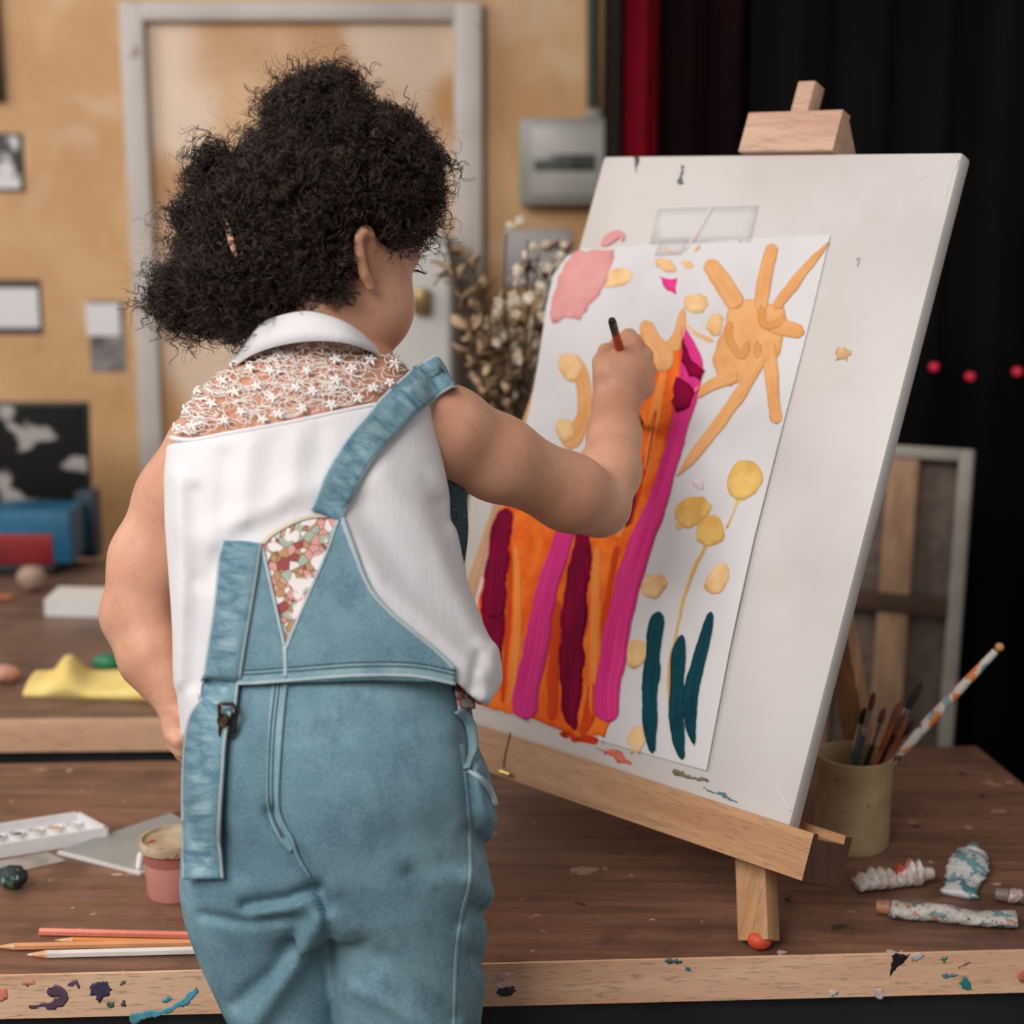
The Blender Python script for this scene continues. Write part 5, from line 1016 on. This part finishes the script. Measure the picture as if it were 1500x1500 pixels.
S('panel_edge', [(497, 762, 4), (470, 830, 4), (440, 900, 4), (420, 950, 5)], clb, piping, ov, .0032, .0016); S('panel_edge', [(386, 800, 4), (402, 872, 4), (419, 948, 4)], clb, piping, ov, .0032, .0016)
S('panel_seam', [(419, 946, 5), (420, 975, 5), (420, 992, 5)], clb, piping, ov, .0036, .0014)
for y_, w_, m_, t_ in ((0, 20, seamm, .0012), (-9, 2.5, threadm, .0019), (-3, 2.5, threadm, .0019), (10, 4.5, piping, .0024)):
    S('waist_seam', [(352, 990 + y_, w_), (380, 989 + y_, w_), (420, 986 + y_, w_), (520, 979 + y_, w_), (600, 980 + y_, w_), (664, 992 + y_, w_)], clb, m_, ov, .0034, t_ * .8)
S('centre_seam', [(411, 995, 24), (405, 1060, 22), (401, 1130, 20), (402, 1190, 20), (416, 1225, 18), (430, 1245, 14)], pb, seamm, ov, .0004, .0012)
S('centre_seam', [(421, 995, 4.5), (414, 1060, 4.5), (409, 1130, 4.5), (408, 1175, 4.5), (416, 1205, 4.5), (430, 1230, 4.5), (440, 1258, 4), (456, 1284, 3)], pb, seamm, ov, .0008, .0022)
for dx in (-7, -1): S('centre_seam', [(412 + dx, 1000, 2), (405 + dx, 1060, 2), (401 + dx, 1130, 2), (403 + dx, 1190, 2), (418 + dx, 1226, 2)], pb, threadm, ov, .001, .0014, cols=3)
S('side_seam', [(676, 1090, 4.5), (684, 1160, 4.5), (688, 1230, 4.5), (688, 1290, 4.5), (676, 1340, 4.5), (668, 1400, 4.5), (664, 1510, 4)], pb, seamm, ov, .0000, .0009)
S('pocket_edge', [(668, 1040, 12), (686, 1062, 14), (690, 1100, 12), (682, 1128, 12)], pb, seamm, ov, .001, .005, profile=lambda u: math.sin(math.pi * u) + .1); S('pocket_edge', [(684, 1128, 7), (702, 1140, 8), (718, 1162, 7), (724, 1180, 6)], pb, piping, ov, .0006, .003, profile=lambda u: math.sin(math.pi * u) + .1)
PT('lining', [(660, 984), (672, 992), (690, 1022), (692, 1040), (668, 1042), (663, 1015)], pb, linm.m, ov, .0022, .0012, step=6)
S('back_strap', [(477, 756, 50), (490, 724, 50), (505, 694, 50), (530, 655, 51), (560, 620, 52), (595, 583, 54), (630, 558, 56)], allb, denims, ov, .0030, .0022, cols=7, tail=[at(645, 549, 1.402), at(653, 551, 1.425), at(657, 570, 1.456), at(655, 650, 1.480)])
st = S('loose_strap', [(359, 793, 57), (352, 850, 55), (342, 920, 53), (332, 990, 52), (327, 1042, 50)], allb, denims, ov, .0052, .0024, cols=7)
S('strap_end', [(329, 1034, 44), (318, 1060, 54), (312, 1100, 55), (309, 1160, 54), (308, 1230, 52), (308, 1287, 52)], allb, denims, ov, .0078, .0026, cols=7)
bk, bn = cast(allb, 345, 1056); bk = bk + bn * .011; brass = pm('antique_brass', (120, 96, 66), (70, 60, 50), .3, 120, metal=.85)
bg = G(); zv = np.array([0, 0, 1.]); xv = np.array([1., 0, 0])
bg.tube([bk + zv * .014 - xv * .006, bk + zv * .014 + xv * .005, bk + zv * .010 + xv * .008, bk - zv * .010 + xv * .006, bk - zv * .014 + xv * .002, bk - zv * .014 - xv * .006, bk + zv * .014 - xv * .006], .0017, 8).build('buckle', brass, ov)
G().tube([bk + bn * -.002 - xv * .003, bk + bn * .002 - xv * .003], .0055, 14).build('button', brass, ov)
# dark strap and clasp of the front bib beside the blouse
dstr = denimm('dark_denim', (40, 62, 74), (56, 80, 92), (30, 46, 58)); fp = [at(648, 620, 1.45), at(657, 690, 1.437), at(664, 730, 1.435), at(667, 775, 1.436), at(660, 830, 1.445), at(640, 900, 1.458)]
g = G(); pts = crom(np.array(fp), 30)
for i in range(29): pass
V = []; 
for p in pts: V += [p - xv * .016 + [0, .0, 0], p + xv * .012 + [0, -.004, 0], p + xv * .012 + [0, -.0015, 0], p - xv * .016 + [0, .0025, 0]]
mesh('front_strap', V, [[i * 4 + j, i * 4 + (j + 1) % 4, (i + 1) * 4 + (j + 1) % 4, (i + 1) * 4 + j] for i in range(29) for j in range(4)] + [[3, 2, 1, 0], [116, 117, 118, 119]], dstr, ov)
c = at(673, 752, 1.452); G().tube([c + zv * .016, c + zv * .016 + xv * .004, c - zv * .014 + xv * .005, c - zv * .014], .0018, 8).tube([c + zv * .004 - [0, .004, 0], c + zv * .004 + [0, .002, 0]], .0055, 12).build('front_clasp', brass, ov)
# front bib of the overalls, lying on the chest
zt_, zb_ = at(600, 810, 1.47)[2], at(600, 1010, 1.43)[2]; bs_ = tree(np.vstack([Vs, Vp]), np.vstack([Qs, Qp + len(Vs)])); xm = float(np.interp(zb_, TOR.z, TOR.v[0])) - .004; P = []; N = []; nx, nz = 25, 22
for j in range(nz):
    for i in range(nx):
        z = zb_ + (zt_ - zb_) * j / (nz - 1); x = xm + (i / (nx - 1) - .5) * 2 * (.102 - .030 * j / (nz - 1)); h = bs_.ray_cast(Vector((x, 2, z)), Vector((0, -1, 0)))
        P.append(h[0][:] if h[0] is not None else (x, P[-1][1] if P else 1.42, z)); N.append((0, 1., 0))
P = np.array(P); N = np.array(N); Fc = [[j * nx + i, (j + 1) * nx + i, (j + 1) * nx + i + 1, j * nx + i + 1] for j in range(nz - 1) for i in range(nx - 1)]
V, Fc = solid(P, N, orient(P, Fc, N), .0015, .002); mesh('bib', V, Fc, denim, ov)
# shoes
shoe = pm('white_canvas_shoe', (214, 210, 206), (196, 190, 186), .7, 20); sole = pm('shoe_sole', (170, 160, 150), None, .6)
for fx in (fxl, fxr):
    f = lambda p: smin(rcone(p, np.array([fx, 1.318, .040]), np.array([fx + .02, 1.425, .032]), .034, .030), rcone(p, np.array([fx, 1.32, .05]), np.array([fx, 1.325, .075]), .036, .036), .02)
    V, Q = nets(lambda p: smax(f(p), .008 - p[:, 2], .004), [fx - .06, 1.26, -.002], [fx + .09, 1.48, .13], .005); s_ = mesh('shoe', V, Q, shoe, person)
    V, Q = nets(lambda p: smax(f(p) - .003, np.maximum(p[:, 2] - .014, .0005 - p[:, 2]), .002), [fx - .06, 1.26, -.004], [fx + .09, 1.48, .03], .004); mesh('sole', V, Q, sole, s_)
# eyes, lashes
eyem = MT('eye_white'); eyem.bs(Base_Color=(.75, .72, .68, 1), Roughness=.15); irm = pm('dark_iris', (48, 28, 18), None, .15); lashm = pm('lash', (18, 12, 10), None, .5)
for s in (-1, 1):
    c = hl(s * .027, .0655, -.010); e = G().ball(c, .0105, 3).build('eye', eyem.m, person); G().ball(c + fw * .0072, .0048, 2, (1, 1, 1)).build('iris', irm, e)
    for k in range(9):
        t = (k - 4) / 4; b = hl(s * .027 + t * .012, .0800 - .003 * t * t, -.005 + .002 * (1 - t * t)); 
        if k == 0: g = G()
        g.tube([b, b + fw * .005 + upv * -.001 + rt_ * t * .003, b + fw * .0070 + upv * .0015 + rt_ * t * .004], [.0006, .0005, .0002], 4)
    g.build('eyelash', lashm, e, auto=False)
    G().tube([hl(s * .014, .0800, .012), hl(s * .027, .0770, .017), hl(s * .044, .0640, .012)], [.0018, .0024, .001], 6).build('eyebrow', lashm, person)
# ---- hair
hairm = MT('dark_curls'); o = hairm.obj(); hairm.bs(Base_Color=hairm.mix(hairm.ramp(hairm.noise(o, 60, 3), .4, .75), s2l((36, 25, 21)), s2l((74, 52, 43))), Roughness=.38, Specular_IOR_Level=.5)
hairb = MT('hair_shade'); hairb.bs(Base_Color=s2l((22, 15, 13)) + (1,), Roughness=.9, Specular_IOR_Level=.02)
def blobs(p, L, k=.012):
    d = None
    for q in L:
        P = at(q[0], q[1], q[2]); e = np.linalg.norm(p - P, axis=1) - q[3] * mpp(P); d = e if d is None else smin(d, e, k)
    return d
earzone = [(516, 338), (530, 330), (553, 336), (558, 372), (560, 440), (536, 438)]; cheekzone = [(552, 405), (585, 396), (625, 390), (625, 520), (530, 505), (500, 462), (536, 432)]
def curlset(V, Q, N, off, rad, pitch, length, tr, sag, out, rg, M=24, clump=1):
    A = V[Q[:, 0]]; B = V[Q[:, 1]]; Cc = V[Q[:, 2]]; D = V[Q[:, 3]]; nn = np.cross(Cc - A, D - B); ar = np.linalg.norm(nn, axis=1); nn /= ar[:, None] + 1e-12
    idx = rg.choice(len(Q), N, p=ar / ar.sum()); u = rg.random((N, 1)); v = rg.random((N, 1)); p = (A[idx] * (1 - u) + B[idx] * u) * (1 - v) + (D[idx] * (1 - u) + Cc[idx] * u) * v; n = nn[idx]
    t = rg.normal(size=(N, 3)); t[:, 2] -= sag; t -= n * (t * n).sum(1)[:, None]; t /= np.linalg.norm(t, axis=1)[:, None]; ax = t + n * rg.normal(out, .25, (N, 1)); ax /= np.linalg.norm(ax, axis=1)[:, None]
    e1 = np.cross(ax, n); e1 /= np.linalg.norm(e1, axis=1)[:, None] + 1e-9; e2 = np.cross(ax, e1); s = np.linspace(0, 1, M)[None, :, None]
    L = rg.uniform(*length, (N, 1, 1)); R = rg.uniform(*rad, (N, 1, 1)); pt = rg.uniform(*pitch, (N, 1, 1)); ph = rg.uniform(0, 6.28, (N, 1, 1)); a = ph + 6.283 * L * s / pt; grow = np.minimum(1, s * 4 + .3)
    bend = rg.normal(0, .25, (N, 1, 3)) * L * s ** 2
    X = (p + n * rg.uniform(*off, (N, 1)))[:, None] + ax[:, None] * L * (s - .15) + bend + (e1[:, None] * np.cos(a) + e2[:, None] * np.sin(a)) * R * grow - n[:, None] * (L * s) ** 2 * (4 if out < .5 else 0)
    X[..., 2] -= (L[..., 0] * s[..., 0]) ** 2 * sag * 1.5
    fx, fy, _ = pix(X.reshape(-1, 3)); bad = (np.minimum(poly_sd(fx, fy, earzone), poly_sd(fx, fy, cheekzone)).reshape(N, M) < 0).sum(1) > 2; X = X[~bad]; N = len(X)
    if clump > 1: X = (X[:, None] + rg.normal(0, .0009, (N, clump, 1, 3)) + rg.normal(0, .0011, (N, clump, 1, 3)) * s[None]).reshape(N * clump, M, 3); N = N * clump
    T_ = np.gradient(X, axis=1); T_ /= np.linalg.norm(T_, axis=2)[..., None] + 1e-12; w = rg.normal(size=(N, 1, 3)); a1 = np.cross(T_, w); a1 /= np.linalg.norm(a1, axis=2)[..., None] + 1e-9; a2 = np.cross(T_, a1)
    r = (rg.uniform(*tr, (N, 1, 1)) * np.sqrt(np.clip(1.15 - s, .05, 1)))
    ring = np.stack([X + r * (math.cos(k * 2.0944) * a1 + math.sin(k * 2.0944) * a2) for k in range(3)], 2).reshape(-1, 3)
    base = (np.arange(N)[:, None] * M + np.arange(M - 1)[None]).reshape(-1, 1) * 3; F4 = np.concatenate([np.hstack([base + k, base + (k + 1) % 3, base + 3 + (k + 1) % 3, base + 3 + k]) for k in range(3)])
    return ring, F4
def bigmesh(name, V, Q, mats, mi, parent):
    me = bpy.data.meshes.new(name); me.vertices.add(len(V)); me.vertices.foreach_set('co', np.asarray(V, np.float32).ravel()); me.loops.add(len(Q) * 4); me.loops.foreach_set('vertex_index', np.asarray(Q, np.int32).ravel()); me.polygons.add(len(Q)); me.polygons.foreach_set('loop_start', np.arange(len(Q), dtype=np.int32) * 4)
    for m in mats: me.materials.append(m)
    me.polygons.foreach_set('material_index', np.asarray(mi, np.int32)); me.polygons.foreach_set('use_smooth', np.ones(len(Q), bool)); me.update(calc_edges=True); me.validate(); return link(bpy.data.objects.new(name, me), parent)
def hair(name, L, parent, N, fly, seed, cut=None, sag=.5, skull=False):
    rg = np.random.default_rng(seed); f = lambda p: blobs(p, L) if cut is None else smax(blobs(p, L), -cut(p), .006)
    P = np.array([at(*q[:3]) for q in L]); r = np.array([q[3] * mpp(at(*q[:3])) for q in L])
    if skull: g_ = f; f = lambda p: smax(smin(g_(p), ell(p, hl(0, -.010, .016), (.074, .091, .081), HR), .012), -cut(p), .006)
    f2 = lambda p: f(p) + .0016 * np.sin(p[:, 0] * 330 + 3 * np.sin(p[:, 2] * 130)) * np.sin(p[:, 2] * 300 + 2 * np.sin(p[:, 1] * 170)) + .0012 * np.sin(p[:, 1] * 280 + p[:, 0] * 90)
    V, Q = nets(f2, (P - r[:, None]).min(0) - .01, (P + r[:, None]).max(0) + .01, .004)
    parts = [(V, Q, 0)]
    parts.append((*curlset(V, Q, N, (-.001, .003), (.0022, .0048), (.006, .013), (.018, .040), (.00030, .0005), sag, .05, rg, clump=3), 1))
    parts.append((*curlset(V, Q, N // 5, (.001, .005), (.003, .006), (.008, .014), (.02, .045), (.00022, .0004), sag, .25, rg, clump=2), 1))
    parts.append((*curlset(V, Q, fly, (.0, .004), (.0025, .0065), (.012, .026), (.016, .038), (.00010, .00017), .2, .9, rg), 1))
    k = 0; VV = []; QQ = []; mi = []
    for v, q, m in parts: VV.append(v); QQ.append(q + k); mi.append(np.full(len(q), m)); k += len(v)
    hair_base[name] = (V, Q)
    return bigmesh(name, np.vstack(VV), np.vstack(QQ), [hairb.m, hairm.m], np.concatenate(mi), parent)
hair_base = {}
def facecut(p):     # keep ear, cheek and forehead free of hair
    x, y, dep = pix(p); q = poly_sd(x, y, [(519, 345), (528, 332), (548, 334), (556, 360), (580, 372), (604, 350), (640, 340), (700, 480), (600, 560), (520, 470), (524, 430)])
    return np.maximum(q * dep / F, 1.35 - p[:, 1])
main = [(470, 300, 1.45, 112), (437, 345, 1.43, 92), (400, 380, 1.42, 84), (440, 378, 1.41, 49), (500, 360, 1.42, 66), (350, 400, 1.41, 72), (520, 250, 1.44, 84), (575, 255, 1.455, 62), (590, 300, 1.47, 48), (575, 330, 1.47, 40), (545, 320, 1.42, 40), (560, 215, 1.45, 52), (412, 326, 1.43, 56), (484, 400, 1.40, 28), (378, 440, 1.40, 40), (600, 245, 1.46, 40), (476, 432, 1.395, 9)]
hr = hair('hair', main, person, 2700, 1200, 1, facecut, skull=True)
hb = tree(*hair_base['hair']); S('hair_parting', [(331, 318, 4), (336, 340, 8), (341, 360, 8), (347, 378, 4)], hb, skin.m, hr, .0012, .0008, round_=True)
hair('hair_bun', [(466, 194, 1.44, 66), (450, 160, 1.44, 44), (484, 150, 1.44, 42), (436, 186, 1.44, 32), (446, 238, 1.43, 44), (506, 198, 1.44, 32)], hr, 820, 420, 2)
hair('hair_bun', [(318, 246, 1.43, 28), (340, 262, 1.43, 24), (304, 258, 1.43, 16)], hr, 180, 70, 3)
hair('hair_puff', [(322, 322, 1.425, 52), (300, 330, 1.425, 40), (345, 300, 1.43, 42)], hr, 360, 260, 4)
hair('hair_puff', [(310, 415, 1.42, 52), (275, 430, 1.42, 38), (255, 425, 1.42, 26), (340, 440, 1.415, 46), (290, 450, 1.42, 30), (375, 455, 1.41, 34)], hr, 700, 640, 5, sag=.9)
# ---- the brush in the fist
tipc = np.array(on_canvas(938, 626, -.004)); bt = E3(tipc[0], tipc[1], -.003); b0 = at(896, 468, 1.612); d = (bt - b0) / np.linalg.norm(bt - b0); L = np.linalg.norm(bt - b0)
e = empty('paintbrush', b0, "red paintbrush with black handle end gripped in the child's right fist", 'brush'); rr = 6.2 * mpp(b0)
G().tube([b0 + d * .0, b0 + d * .0012, b0 + d * .004, b0 + d * .026], [rr * .55, rr * .85, rr, rr], 14).build('handle_end', pm('black_lacquer', (38, 34, 32), (26, 22, 22), .25, 60), e)
G().tube([b0 + d * .0258, b0 + d * .055, b0 + d * (L - .045)], [rr, rr * 1.15, rr * .8], 14).build('handle', pm('red_lacquer', (196, 52, 30), (176, 40, 24), .3, 40), e)
G().tube([b0 + d * (L - .046), b0 + d * (L - .020)], [rr * .85, rr * .9], 12).build('ferrule', silver, e); G().tube([b0 + d * (L - .021), b0 + d * (L - .010), b0 + d * L], [rr * .9, rr * 1.1, rr * .2], 12).build('bristles', hog, e)
